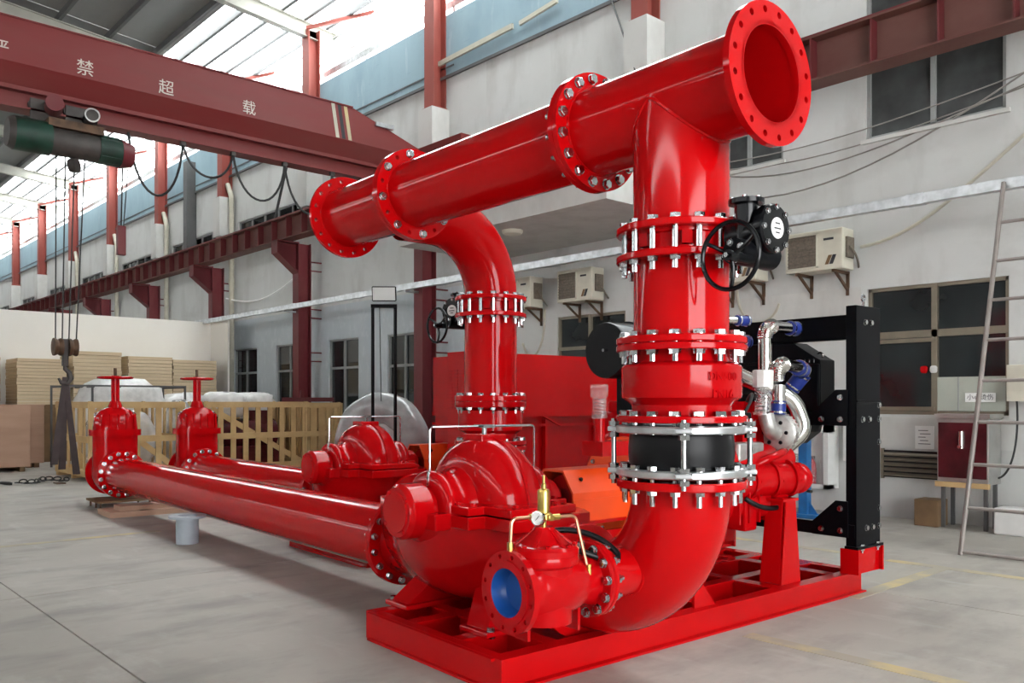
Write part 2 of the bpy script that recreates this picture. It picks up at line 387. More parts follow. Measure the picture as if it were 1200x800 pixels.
# long wall with window holes
def wall_holes(x0, x1, z0, z1, y, th, holes):
    cx = sorted(set([x0, x1] + [h[0] for h in holes] + [h[1] for h in holes])); cz = sorted(set([z0, z1] + [h[2] for h in holes] + [h[3] for h in holes]))
    cx = [c for c in cx if x0 <= c <= x1]; cz = [c for c in cz if z0 <= c <= z1]
    b = MB()
    for i in range(len(cx) - 1):
        for j in range(len(cz) - 1):
            mx, mz = (cx[i] + cx[i+1]) / 2, (cz[j] + cz[j+1]) / 2
            if any(h[0] < mx < h[1] and h[2] < mz < h[3] for h in holes): continue
            b.box(cx[i], cx[i+1], y, y + th, cz[j], cz[j+1])
    return b
COLX = [-3.3, -8.8] + [-3.9 - 5.27 * k for k in range(2, 13)]
lowwin = [(-5.22, -3.52, 1.33, 2.98, 'r'), (-11.0, -9.38, 1.35, 3.03, 'b'), (-16.5, -15.2, 1.1, 3.03, 'p'), (-19.15, -17.75, 1.1, 3.05, 'p'), (-22.0, -20.5, 1.1, 3.05, 'p'), (-24.7, -23.2, 1.1, 3.05, 'p')]
upwin = [(-5.24, -3.55, 4.95, 6.9, 'u'), (-7.6, -6.45, 4.95, 6.9, 'u')]
for k in range(1, 12): upwin.append((COLX[k] - 4.7, COLX[k] - .6, 6.25, 6.85, 's'))
holes = [w[:4] for w in lowwin + upwin]
structure(wall_holes(-13.0, X1, 0, 8.3, YW, .25, holes), 'wall_right', PLAST, (-5, YW, 0), 0)
structure(wall_holes(X0, -13.0, 0, 3.9, YW, .25, holes), 'wall_right_panels', PLASTB, (-20, YW, 0), 0)
structure(wall_holes(X0, -13.0, 3.9, 8.3, YW, .25, holes), 'wall_right_plaster', PLAST, (-20, YW, 0), 0)
bw = structure(MB().box(X0, X1, YW - .03, YW + .25, 8.3, 9.62), 'wall_right_band', BLUEW, (-15, YW, 8.3), 0)
# thin dark ledge running under the blue band, broken strips of render peeling off
structure(MB().box(X0, X1, YW - .07, YW - .03, 8.28, 8.34).box(X0, -14, YW - .05, YW - .03, 8.5, 8.53), 'trim_7', DARKST, (-15, YW, 8.3), 0)
structure(MB().bar((-14.6, YW - .1, 8.62), (-12.1, YW - .1, 8.68), .05, .1).bar((-11.9, YW - .1, 8.66), (-10.9, YW - .1, 8.75), .05, .08), 'trim_8', PVC, (-12, YW, 8.6), 0)
# dado joint line and plinth by the big window
structure(MB().box(-9.3, -5.3, YW - .012, YW, 2.62, 3.02).box(-5.3, -3.45, YW - .02, YW, .92, 1.3), 'trim_9', CONCP, (-6, YW, 2), 0)
def window(n, w):
    x0, x1, z0, z1, k = w; yy = YW + .06
    o = thing('window_%d' % n, None, None, ((x0 + x1) / 2, yy, z0), kind='structure')
    fm = BRONZE if k in 'rb' else GREYF; f = MB(); t = .045
    f.box(x0, x1, yy - .03, yy + .05, z0, z0 + t).box(x0, x1, yy - .03, yy + .05, z1 - t, z1).box(x0, x0 + t, yy - .03, yy + .05, z0, z1).box(x1 - t, x1, yy - .03, yy + .05, z0, z1)
    cells = []
    if k == 'r':
        zt = z0 + 1.02; xm = (x0 + x1) / 2
        cells = [(x0, xm, zt, z1), (xm, x1, zt, z1), (x0, xm, z0, zt), (xm, x1, z0, zt)]; t2 = .05
        f.box(x0, x1, yy - .04, yy + .05, zt - .04, zt + .05).box(xm - .04, xm + .03, yy - .04, yy + .05, z0, z1)
        f.box(x0 + .03, xm, yy - .05, yy, z0 + .05, z0 + .1).box(x0 + .03, xm, yy - .05, yy, zt - .1, zt - .05)
    elif k == 'b':
        xm = x0 + .78; zt = z0 + 1.1
        cells = [(x0, xm, z0, zt), (xm, x1, z0, zt), (x0, xm, zt, z1), (xm, x1, zt, z1)]
        f.box(xm - .03, xm + .03, yy - .04, yy + .05, z0, z1).box(x0, x1, yy - .04, yy + .05, zt - .03, zt + .03)
    elif k == 'p':
        xm = (x0 + x1) / 2; zt = z1 - .72
        cells = [(x0, xm, z0, zt), (xm, x1, z0, zt), (x0, xm, zt, z1), (xm, x1, zt, z1)]
        f.box(xm - .03, xm + .03, yy - .03, yy + .05, z0, z1).box(x0, x1, yy - .03, yy + .05, zt - .03, zt + .03)
    elif k == 'u':
        xm = (x0 + x1) / 2; cells = [(x0, xm, z0, z1), (xm, x1, z0, z1)]; f.box(xm - .03, xm + .03, yy - .03, yy + .05, z0, z1)
    else:
        q = 5
        for i in range(q):
            a = x0 + (x1 - x0) * i / q; b = x0 + (x1 - x0) * (i + 1) / q; cells.append((a, b, z0, z1))
            if i: f.box(a - .025, a + .025, yy - .03, yy + .05, z0, z1)
    f.part('window_frame', fm, o, smooth=0)
    for a, b, c, d in cells:
        MB().box(a + .02, b - .02, yy + .015, yy + .03, c + .02, d - .02).part('pane', GLASSD if k in 'rbps' else GLASSG, o, smooth=0)
    if k in 'up': MB().box(x0 - .05, x1 + .05, YW - .05, yy, z0 - .05, z0).part('window_sill', CONCP, o, smooth=0)
    return o
for i, w in enumerate(lowwin + upwin): window(i + 1, w)
# canopy above the air conditioners
cn = thing('ceiling_canopy', None, None, (-10.3, 9.9, 4.28), kind='structure')
MB().box(-12.75, -7.8, 8.8, YW, 4.28, 5.2).part('slab', CONCP, cn, smooth=0)
MB().lathe((-10.3, 9.33, 4.28), (0, 0, -1), [(0, 0), (.17, 0), (.17, .03), (.15, .06), (.10, .075), (0, .08)], 28).single('ceiling_lamp', ACW, 'round unlit lamp under the concrete canopy between the risers', 'lamp', (-10.3, 9.33, 4.2))
# white partition across the hall
structure(MB().box(-24.95, -24.7, -14, 10.38, 0, 3.83).box(-24.7, -23.5, 10.33, 10.38, 0, 3.82), 'wall_left', CREAM, (-26, 8, 0), 0)
# other side of the hall and roof
structure(MB().box(X0, X1, -14.3, -14, 0, 7.5).box(X0, X1, -14.3, -14, 8.2, 10.9), 'wall_front', PLAST, (-10, -14, 0), 0)
structure(MB().box(X1, X1 + .3, -14, -5, 0, 12.4).box(X1, X1 + .3, 4.5, YW, 0, 12.4).box(X1, X1 + .3, -5, 4.5, 5.6, 12.4), 'wall_near', PLAST, (X1, 0, 0), 0)
structure(MB().box(X0 - .3, X0, -14, YW, 0, 12.5), 'wall_far', PLAST, (X0, 0, 0), 0)
SL = 0.1; RIDGE = -1.4
def rz(y): return 11.1 + SL * ((10.87 - y) if y > RIDGE else (10.87 - RIDGE) - (RIDGE - y))
def rbox(b, x0, x1, ya, yb, z0, z1):
    vs = [(x, y, rz(y) + z) for z in (z0, z1) for x, y in ((x0, ya), (x1, ya), (x1, yb), (x0, yb))]
    b.add(vs, [(0, 3, 2, 1), (4, 5, 6, 7), (0, 1, 5, 4), (1, 2, 6, 5), (2, 3, 7, 6), (3, 0, 4, 7)]); return b
roof = thing('ceiling', None, None, (0, 0, 11), kind='structure')
for k in range(12):
    xa = X0 + 6.75 * k; xb = xa + 6.72
    for ya, yb in ((RIDGE, 1.5), (1.5, 5.3), (5.3, 9.1), (-4.5, RIDGE), (-13.6, -4.5)):
        rbox(MB(), xa, xb, ya, yb, .24, .28).part('roof_sheet', ROOFM, roof, smooth=0)
    for ya, yb in ((9.1, 12.0), (-14.6, -13.6)):
        rbox(MB(), xa, xb, ya, yb, .26, .27).part('skylight_sheet', SHEET, roof, smooth=0)
yy = 11.9
while yy > -14:
    b = MB(); rbox(b, X0, X1, yy - .04, yy + .04, .06, .23)
    b.part('purlin', DARKST, roof, smooth=0)
    yy -= 0.62 if yy > 9.3 else 1.25
for x in COLX:
    b = MB()
    for ya, yb in ((RIDGE, 12.0), (-14, RIDGE)):
        rbox(b, x - .1, x + .1, ya, yb, .04, .06); rbox(b, x - .1, x + .1, ya, yb, -.32, -.30); rbox(b, x - .012, x + .012, ya, yb, -.31, .05)
    b.part('rafter', BEIGE, roof, smooth=0)
    MB().bar((x + .1, 10.7, 11.0), (x + 2.3, 11.9, 11.15), .06, .08).part('brace', BRICKRED, roof, smooth=0)
# clerestory glazing above the blue band
cl = thing('window_30', None, None, (-20, YW + .3, 9.6), kind='structure')
for k in range(12):
    xa = X0 + 6.75 * k; MB().box(xa, xa + 6.7, YW + .52, YW + .53, 9.6, 11.3).part('pane', SHEET, cl, smooth=0)
MB().box(X0, X1, YW + .1, YW + .3, 9.82, 9.98).part('eave_beam', GALV, cl, smooth=0)
for k in range(24): MB().box(X0 + 3.4 * k, X0 + 3.4 * k + .06, YW + .1, YW + .2, 9.6, 9.85).part('post', GALV, cl, smooth=0)
MB().box(X0, X1, YW + .45, YW + .5, 10.45, 10.5).box(X0, X1, YW + .45, YW + .5, 10.95, 11.0).part('glazing_bar', GALV, cl, smooth=0)

# ---- columns
orn = ['nearest the ladder', 'behind the near red riser pipe', 'just left of the far red riser pipe', 'just left of the far end of the red header pipe', 'rising behind the end of the white partition', 'first one beyond the white partition', 'second one beyond the white partition', 'third one beyond the white partition', 'fourth one beyond the white partition', 'fifth one beyond the white partition', 'sixth one beyond the white partition', 'seventh one beyond the white partition', 'eighth one beyond the white partition']
uorn = ['nearest the ladder', 'left of the open header flange', 'above the middle of the red header pipe', 'behind the right end of the crane girder'] + [n + ' one from the right seen beneath the crane girder' for n in ('first', 'second', 'third', 'fourth', 'fifth', 'sixth', 'seventh')]
for k, x in enumerate(COLX):
    if k > 9: continue
    if 2 <= k <= 8:
        t = thing('crane_column', 'maroon steel runway column with bracket against the wall, ' + orn[k], 'column', (x, 10.62, 0), 'maroon crane columns')
        b = MB(); xw = .15
        b.box(x - xw, x + xw, 10.44, 10.46, 0, 5.5).box(x - xw, x + xw, 10.78, 10.80, 0, 5.5).box(x - .01, x + .01, 10.45, 10.79, 0, 5.5)
        b.part('shaft', MAROON, t, smooth=0)
        MB().box(x - .25, x + .25, 10.36, 10.9, 0, .03).part('base_plate', MAROON, t, smooth=0)
        b = MB(); b.extr([(10.44, 4.75), (10.44, 5.5), (9.88, 5.5), (9.88, 5.2)], (x - .012, 0, 0), (0, 1, 0), (0, 0, 1), (1, 0, 0), .024)
        b.box(x - .16, x + .16, 9.86, 10.46, 5.47, 5.51).box(x - .16, x + .16, 9.86, 9.885, 5.18, 5.5)
        b.extr([(10.44, 4.73), (10.44, 4.77), (9.88, 5.21), (9.88, 5.18)], (x - .16, 0, 0), (0, 1, 0), (0, 0, 1), (1, 0, 0), .32)
        b.part('bracket', MAROON, t, smooth=0)
        for z in (1.2, 2.5, 3.6, 4.8): MB().box(x + .15, x + .2, 10.75, YW, z, z + .03).box(x + .15, x + .2, 10.75, YW, z + .22, z + .25).part('wall_tie', MAROON, t, smooth=0)
    t = thing('upper_column', 'dusty red roof post standing on a concrete stub, ' + uorn[k], 'column', (x, 10.9, 6.2), 'roof posts on concrete stubs')
    MB().box(x - .17, x + .17, 10.72, 10.745, 7.65, 11.0).box(x - .17, x + .17, 11.02, 11.045, 7.65, 11.0).box(x - .012, x + .012, 10.73, 11.03, 7.65, 11.0).box(x - .19, x + .19, 10.68, 11.06, 7.62, 7.66).part('post', BRICKRED, t, smooth=0)
    MB().box(x - .24, x + .24, 10.62, YW, 6.45, 7.62).box(x - .15, x + .15, 10.8, YW, 6.2, 6.45).part('stub', CONCP, t, smooth=0)
# ---- crane runway
YR = 10.12
rw = thing('crane_runway_beam', 'long maroon riveted-looking runway girder carried along the wall on brackets', 'beam', (-20, YR, 5.51))
MB().ibeam((-60, YR, 5.79), (2, YR, 5.79), .56, .34, .025, .014).part('girder', RUSTBEAM, rw, smooth=0)
MB().box(-60, 2, YR - .04, YR + .04, 6.07, 6.15).part('rail', MAROON, rw, smooth=0)
sm = MB().box(-.01, .01, -.16, -.008, -.255, .255).mesh('stiffener', 0); sm.materials.append(MAROON)
x = 1.5
while x > -59: put('stiffener', sm, rw, (x, YR, 5.79)); x -= .77
# ---- galvanised trunking hung along the wall
ct = thing('cable_trunking', 'shiny galvanised steel trunking running level along the wall in front of the columns', 'trunking', (-14, 10.14, 3.78))
xa = -25.2
while xa < 1.8:
    MB().box(xa, xa + 3.0, 10.09, 10.19, 3.78, 3.90).box(xa - .1, xa + .1, 10.083, 10.197, 3.773, 3.907).part('trunking_length', GALV, ct, smooth=0, bevel=.004); xa += 3.0
for x in COLX[2:4]: MB().box(x - .03, x + .03, 10.1, 10.44, 3.74, 3.78).part('bracket', GALV, ct, smooth=0)
# ---- drain pipes
for x, l in ((-24.58, 'aged cream drain pipe on the wall beside the white partition'), (-35.1, 'aged cream drain pipe farther along the wall, second beyond the partition'), (-29.85, 'aged cream drain pipe on the wall, first beyond the partition'), (-40.4, 'aged cream drain pipe on the wall, farthest visible beyond the partition')):
    b = MB(); z1 = 7.6; b.tube(fillet([(x, 10.92, 0), (x, 10.92, z1), (x - .35, 10.95, z1 + .45)], .15), .075, 12)
    b.cyl((x, 10.92, 5.0), (x, 10.92, 5.15), .09, n=12).cyl((x, 10.92, 2.2), (x, 10.92, 2.35), .09, n=12)
    b.single('drain_pipe', PVC, l, 'pipe', (x, 10.92, 0), 'drain pipes')
b = MB(); b.box(-27.9, -27.6, 10.75, YW, 6.2, 9.3).single('dark_duct', DARKST, 'dark upright duct on the wall between two red roof posts', 'duct', (-27.75, 10.9, 6.2), smooth=0)
# ---- air conditioners
def aircon(x0, x1, z0, z1, label):
    y0, y1 = 10.66, 10.98; t = thing('air_conditioner', label, 'air conditioner', ((x0 + x1) / 2, 10.82, z0), 'outdoor air conditioner units')
    MB().box(x0, x1, y0, y1, z0, z1).part('casing', ACW, t, smooth=0, bevel=.015)
    w = x1 - x0; gx1 = x0 + w * .56
    MB().box(x0 + .05, gx1, y0 - .012, y0, z0 + .06, z1 - .06).part('grille_back', ACG, t, smooth=0)
    for k in range(9):
        zz = z0 + .09 + k * (z1 - z0 - .18) / 8; MB().box(x0 + .05, gx1, y0 - .022, y0 - .012, zz - .006, zz + .006).part('grille_slat', ACG, t, smooth=0)
    MB().box(x0 + .03, gx1 + .02, y0 - .02, y0, z1 - .06, z1 - .04).box(x0 + .03, gx1 + .02, y0 - .02, y0, z0 + .04, z0 + .06).box(x0 + .03, x0 + .05, y0 - .02, y0, z0 + .04, z1 - .04).box(gx1, gx1 + .02, y0 - .02, y0, z0 + .04, z1 - .04).part('grille_frame', ACW, t, smooth=0)
    MB().box(gx1 + .1, gx1 + .24, y0 - .004, y0, z1 - .15, z1 - .12).part('badge', INK, t, smooth=0)
    cx = gx1 + .2
    for dx in (0, .06): MB().extr([(0, 0), (.05, .0), (.1, .12), (.05, .12)], (cx - .08 + dx, y0 - .004, z0 + .07), (1, 0, 0), (0, 0, 1), (0, 1, 0), .004).part('emblem', INK if dx else BROWN, t, smooth=0)
    MB().box(x1, x1 + .03, y0 + .08, y1 - .05, z0 + .15, z1 - .12).tube(bez((x1 + .03, 10.8, z0 + .3), (x1 + .12, 10.8, z0 + .2), (x1 + .1, 10.9, z0 + .1), (x1 + .02, YW, z0 + .05)), .015, 8).part('valve_cover', ACG, t, smooth=0)
    for x in (x0 + .18, x1 - .12):
        MB().bar((x, y0 - .02, z0 - .02), (x, YW, z0 - .02), .035, .035).bar((x, y0 + .05, z0 - .03), (x, YW, z0 - .26), .03, .03).bar((x, YW - .02, z0), (x, YW - .02, z0 - .32), .035, .035).part('bracket', RUSTY, t, smooth=0)
aircon(-6.18, -5.36, 3.24, 3.78, 'cream outdoor air conditioner on the wall right of the black gearbox')
aircon(-7.45, -6.63, 3.22, 3.76, 'outdoor air conditioner mostly hidden behind the near riser handwheel')
aircon(-10.6, -9.78, 3.22, 3.78, 'cream outdoor air conditioner above the window between both red risers')
aircon(-12.1, -11.28, 3.22, 3.78, 'cream outdoor air conditioner partly hidden by the far red riser')
# ---- cables on the wall
def cable(name, pts, r, label, m=CABLEG, cat='cable', group='wall cables'):
    MB().tube(pts, r, 8).single(name, m, label, cat, pts[0], group)
yw = YW - .02
cable('wall_cable', bez((-7.6, yw, 4.6), (-6.0, yw, 4.2), (-4.6, yw, 4.6), (-2.2, yw, 5.9)), .012, 'lowest of the thin cables sagging across the wall under the top windows')
cable('wall_cable', bez((-7.4, yw, 4.9), (-5.9, yw, 4.5), (-4.6, yw, 4.9), (-2.6, yw, 5.35)), .01, 'second lowest thin cable sagging across the wall under the top windows')
cable('wall_cable', bez((-7.4, yw, 5.0), (-5.9, yw, 4.75), (-4.6, yw, 4.95), (-2.4, yw, 5.3)), .009, 'thin cable sagging just below the sill of the top right window')
cable('wall_cable', bez((-7.6, yw, 5.12), (-5.9, yw, 4.98), (-4.8, yw, 5.1), (-2.4, yw, 5.45)), .009, 'uppermost thin cable crossing the wall at the top right window')
cable('wall_cable', bez((-5.3, yw, 3.55), (-4.6, yw, 3.6), (-4.2, yw, 3.9), (-2.6, yw, 5.2)), .022, 'thick grey cable climbing from the air conditioner behind the trunking', PVC)
cable('hanging_cable', bez((-7.2, yw, 3.2), (-7.2, yw, 2.5), (-6.6, yw, 2.55), (-6.5, yw, 2.9)), .02, 'looped grey hose hanging on the wall under the hidden air conditioner', PVC)
cable('hanging_cable', bez((-11.3, yw, 3.2), (-11.3, yw, 2.2), (-11.8, yw, 2.2), (-11.9, yw, 2.6)), .02, 'looped grey hose hanging under the air conditioner by the far riser', PVC)
cable('stay_wire', [Vector((-9.6, YW - .1, 8.3)), Vector((-8.75, 10.6, 6.7))], .015, 'thin dark stay wire slanting down from the blue band to a concrete stub', CABLE)
cable('wall_cable', bez((-24.9, 10.9, 4.6), (-23, 10.9, 4.2), (-22, 10.9, 4.3), (-20.2, 10.9, 4.9)), .025, 'white cable drooping between two maroon columns', WHITE)
# =================================================================== THE PUMP SETS (skid frame)
VP = 0.75                    # shaft-crossing line of the near set
RO, RF = 0.245, 0.335        # pipe radius, flange radius
UR = -0.54                   # near riser
HH = 3.04                    # header axis height
HN = 0.45                    # nozzle height
AX_U = Vector((-1, 0, 0)); AX_V = Vector((0, 1, 0)); AX_Z = Vector((0, 0, 1))
def mthing(name, label, cat, u, v, h, group=None): return thing(name, label, cat, tuple(M(u, v, h)), group, True)
def plate(b, c, axis, ro, th, ri=0.2, n=48):
    """plain flange ring starting at c along axis"""
    c = Vector(c); ch = .006
    return b.lathe(c, axis, [(ri, 0), (ro - ch, 0), (ro, ch), (ro, th - ch), (ro - ch, th), (ri, th), (ri, 0)], n)
FT = 0.034
# ---------------------------------------------------------------- near skid
def skid(u0, u1, v0, v1, label):
    t = mthing('skid_base', label, 'skid', (u0 + u1) / 2, v0, 0)
    def beam(a, b, h=.175, w=.1): MB().ibeam(M(*a), M(*b), h, w, .014, .012).part('beam', RED, t, smooth=0)
    hz = .0875
    for u in (u0 + .05, u1 - .05): beam((u, v0, hz), (u, v1, hz))
    for u in (u0 + .48, u1 - .42): beam((u, v0 + .05, hz), (u, v1 - .05, hz))
    for v in (v0 + .012, v0 + .42, v0 + 1.35, v0 + 1.8, v0 + 2.6, v1 - .35, v1 - .05): beam((u0 + .056, v, hz), (u1 - .056, v, hz), .172)
    # boxed end face of the skid and lifting plates
    MB().box(-u1, -u0, v0 - .012, v0, 0, .175).part('end_plate', RED, t, smooth=0, bevel=.003)
    for u in (u0 + .06, u0 + .5, u1 - .06):
        MB().extr([(0, .17), (.22, .17), (.07, .34), (0, .34)], M(u, v0 + 1.62, 0), (0, 1, 0), (0, 0, 1), (-1, 0, 0), .015).part('gusset', RED, t, smooth=0)
    return t
skid(0.0, 1.37, 0.0, 3.68, 'red welded steel skid frame under the near pump and engine')
skid(3.35, 4.95, 1.15, 5.0, 'red welded steel skid frame under the far pump set')

# ---------------------------------------------------------------- split case pump
def pump(u, v, label):
    t = mthing('split_case_pump', label, 'pump', u, v, .175, 'split case pumps')
    hs = .84; C = M(u, v - .16, hs); ca = M(u, v, HN)
    # lower casing: deep bowl drawn out towards the suction side
    b = MB(); secs = []; N = 28
    for k in range(13):                       # stations along u
        q = k / 12; du = -.62 + 1.62 * q
        w = (.20, .33, .42, .475, .50, .505, .50, .485, .46, .42, .38, .34, .31)[k]; d = (.30, .42, .50, .55, .575, .585, .59, .595, .60, .60, .60, .60, .595)[k]
        cy = C.y + .16 * (max(0, q - .45) / .55 if q > .45 else max(0, .3 - q) / .3)
        row = []
        for m_ in range(N + 1):
            a = PI * m_ / N; row.append((-u - du, cy - w * math.cos(a), hs - .02 - d * math.sin(a) ** .8))
        secs.append(row)
    vs = [p for r in secs for p in r]; n1 = N + 1
    fs = [(i * n1 + m_, i * n1 + m_ + 1, (i + 1) * n1 + m_ + 1, (i + 1) * n1 + m_) for i in range(12) for m_ in range(N)]
    fs += [tuple(range(n1)), tuple(range(13 * n1 - 1, 12 * n1 - 1, -1))] + [tuple((i * n1, (i + 1) * n1, (i + 1) * n1 + N, i * n1 + N)) for i in range(12)]
    b.add(vs, fs); b.part('lower_casing', REDC, t, smooth=50)
    MB().lathe(ca, AX_U, [(0, .3), (.26, .3), (.26, .98), (RO, 1.02), (RO, 1.12), (.2, 1.12)], 40).part('suction_nozzle', REDC, t)
    MB().lathe(ca, -AX_U, [(0, .2), (.31, .2), (.28, .46), (RO, .58), (RO, .70), (.2, .70)], 40).part('discharge_nozzle', REDC, t)
    b = MB(); plate(b, ca + AX_U * 1.12, AX_U, RF, .04); b.part('suction_flange', RED, t)
    b = MB(); plate(b, ca - AX_U * .74, AX_U, RF, .04); b.part('discharge_flange', RED, t)
    P = [(-.64, -.2), (-.44, -.2), (-.44, -.36), (-.2, -.42), (.42, -.42), (.42, -.3), (.68, -.3), (.68, .22), (.42, .22), (.42, .38), (.17, .44), (-.2, .44), (-.44, .36), (-.44, .2), (-.64, .2)]
    MB().extr(P, (C.x, C.y, hs - .085), (1, 0, 0), (0, 1, 0), (0, 0, 1), .075).part('lower_split_flange', RED, t, smooth=0, bevel=.008)
    P2 = [(a * .96 - .0, c * .97) for a, c in P]
    MB().extr(P2, (C.x, C.y, hs - .004), (1, 0, 0), (0, 1, 0), (0, 0, 1), .05).part('upper_split_flange', RED, t, smooth=0, bevel=.008)
    # upper casing: narrow tall volute dome with barrel shaped suction domes on both sides
    pr = [(0, -.215), (.20, -.215), (.29, -.205), (.36, -.18), (.405, -.135), (.43, -.07), (.437, 0), (.43, .07), (.405, .135), (.36, .18), (.29, .205), (.20, .215), (0, .215)]
    MB().lathe(C + Vector((.03, 0, 0)), AX_V, pr, 36, PI, 2 * PI, start=(1, 0, 0)).part('volute_dome', REDC, t, smooth=60)
    MB().tube([C + Vector((.03 + .437 * math.cos(a), .0, .437 * math.sin(a))) for a in [PI * k / 30 for k in range(31)]], .012, 8).part('cast_seam', REDC, t)
    for s in (-1, 1):
        pr = [(0, s * .15), (.27, s * .15), (.25, s * .21), (.225, s * .26), (.222, s * .34), (.235, s * .365), (.235, s * .41), (.22, s * .425), (.15, s * .43), (0, s * .43)]
        MB().lathe(C, AX_V, pr, 28, PI, 2 * PI, start=(1, 0, 0)).part('suction_dome', REDC, t, smooth=45)
        e = .64 if s < 0 else .60; i0 = .45 if s < 0 else .44
        MB().lathe(C, AX_V, [(0, s * .40), (.135, s * .40), (.135, s * .46), (.10, s * .46), (.10, s * .52), (.06, s * .52), (.06, s * (e - .02)), (0, s * (e - .02))], 28).part('stuffing_box', REDC, t)
        R = .168 if s < 0 else .13
        hb = MB().lathe(C, AX_V, [(0, s * i0), (.10, s * i0), (R - .03, s * (i0 + .015)), (R, s * (i0 + .03)), (R, s * (e - .03)), (R - .008, s * (e - .022)), (R - .02, s * e), (0, s * e)], 36).part('bearing_housing', REDC, t)
        MB().lathe(C, AX_V, [(R - .045, s * e), (R - .05, s * (e + .008)), (0, s * (e + .008))], 28).part('end_cover', RED, hb)
        for k in range(4):
            a = PI / 2 * k + .6; put('cover_bolt', bolt_mesh(.013, .01, 0, REDC, False), t, C + AX_V * (s * e) + Vector((math.cos(a), 0, math.sin(a))) * (R - .035), AX_V * s)
        for sx in (-1, 1):
            y0, y1 = C.y + s * .36, C.y + s * (i0 + .08)
            MB().box(C.x + sx * .13, C.x + sx * .25, y0, y1, hs - .10, hs + .0).part('bearing_bracket', REDC, t, smooth=0, bevel=.01)
        MB().lathe(C, AX_V, [(.12, s * .36), (.30, s * .36), (.22, s * .45), (R - .02, s * (i0 + .1)), (.12, s * (i0 + .1))], 20, 0, PI, start=(1, 0, 0)).part('bracket_shell', REDC, t)
    MB().box(C.x - .07, C.x + .13, C.y - .1, C.y + .1, hs + .37, hs + .452).part('top_pad', REDC, t, smooth=0, bevel=.008)
    MB().cyl((C.x + .03, C.y, hs + .45), (C.x + .03, C.y, hs + .50), .016, n=10).part('vent_cock', STEEL, t)
    MB().box(C.x - .02, C.x + .08, C.y - .045, C.y + .045, hs + .492, hs + .512).part('cock_lever', STEEL, t, smooth=0)
    for s in (-1, 1):
        pts = fillet([(C.x + .03, C.y + s * .04, hs + .50), (C.x + .03, C.y + s * .42, hs + .50), (C.x + .03, C.y + s * .42, hs + .24), (C.x + .02, C.y + s * .42, hs + .15)], .03)
        tu = MB().tube(pts, .0075, 8).part('seal_water_tube', STEEL, t)
        MB().cyl((C.x + .02, C.y + s * .42, hs + .15), (C.x + .022, C.y + s * .42, hs + .23), .013, n=8).part('tube_fitting', STEEL, tu)
    for a, c in ((-.55, -.1), (-.55, .1), (.58, .12), (-.33, -.28), (-.33, .3), (.36, -.34), (.36, .3), (-.12, -.36), (.12, -.36), (.15, .38), (-.15, .38), (.58, -.2), (.24, -.36)):
        put('flange_nut', bolt_mesh(.02, .01, 0, REDC, False), t, (C.x + a, C.y + c, hs + .046), AX_Z)
    # two cross feet
    for du, lean in ((-.46, -.16), (.36, .12)):
        b = MB(); x = -u - du; ya, yb = C.y - .42, C.y + .55
        vs = [(x - .13, ya, .175), (x + .13, ya, .175), (x + .13, yb, .175), (x - .13, yb, .175), (x - .13, ya, .205), (x + .13, ya, .205), (x + .13, yb, .205), (x - .13, yb, .205)]
        b.add(vs, [(0, 3, 2, 1), (4, 5, 6, 7), (0, 1, 5, 4), (1, 2, 6, 5), (2, 3, 7, 6), (3, 0, 4, 7)])
        l = lean
        vs = [(x - .10, ya + .03, .205), (x + .10, ya + .03, .205), (x + .10, yb - .03, .205), (x - .10, yb - .03, .205), (x + l - .10, ya + .24, .44), (x + l + .10, ya + .24, .44), (x + l + .10, yb - .24, .44), (x + l - .10, yb - .24, .44)]
        b.add(vs, [(0, 3, 2, 1), (4, 5, 6, 7), (0, 1, 5, 4), (1, 2, 6, 5), (2, 3, 7, 6), (3, 0, 4, 7)])
        b.part('foot', REDC, t, smooth=0, bevel=.006)
        for y in (ya + .05, yb - .05): put('foot_bolt', bolt_mesh(.026, .02, 0), t, (x + .105 * (1 if l < 0 else -1), y, .205), AX_Z)
    return t
UPn = 0.95
P1 = pump(UPn, VP, 'large red split case pump on the near skid')
bolts(P1, M(UPn + 1.12, VP, HN), -AX_U, .295, 16, .026, .075, .03, phase=PI / 16)
UPf, VPf = 4.45, 1.9
P2 = pump(UPf, VPf, 'red split case pump on the far skid, in front of the wrapped ring')
bolts(P2, M(UPf + 1.12, VPf, HN), -AX_U, .295, 16, .026, .075, .03, phase=PI / 16)

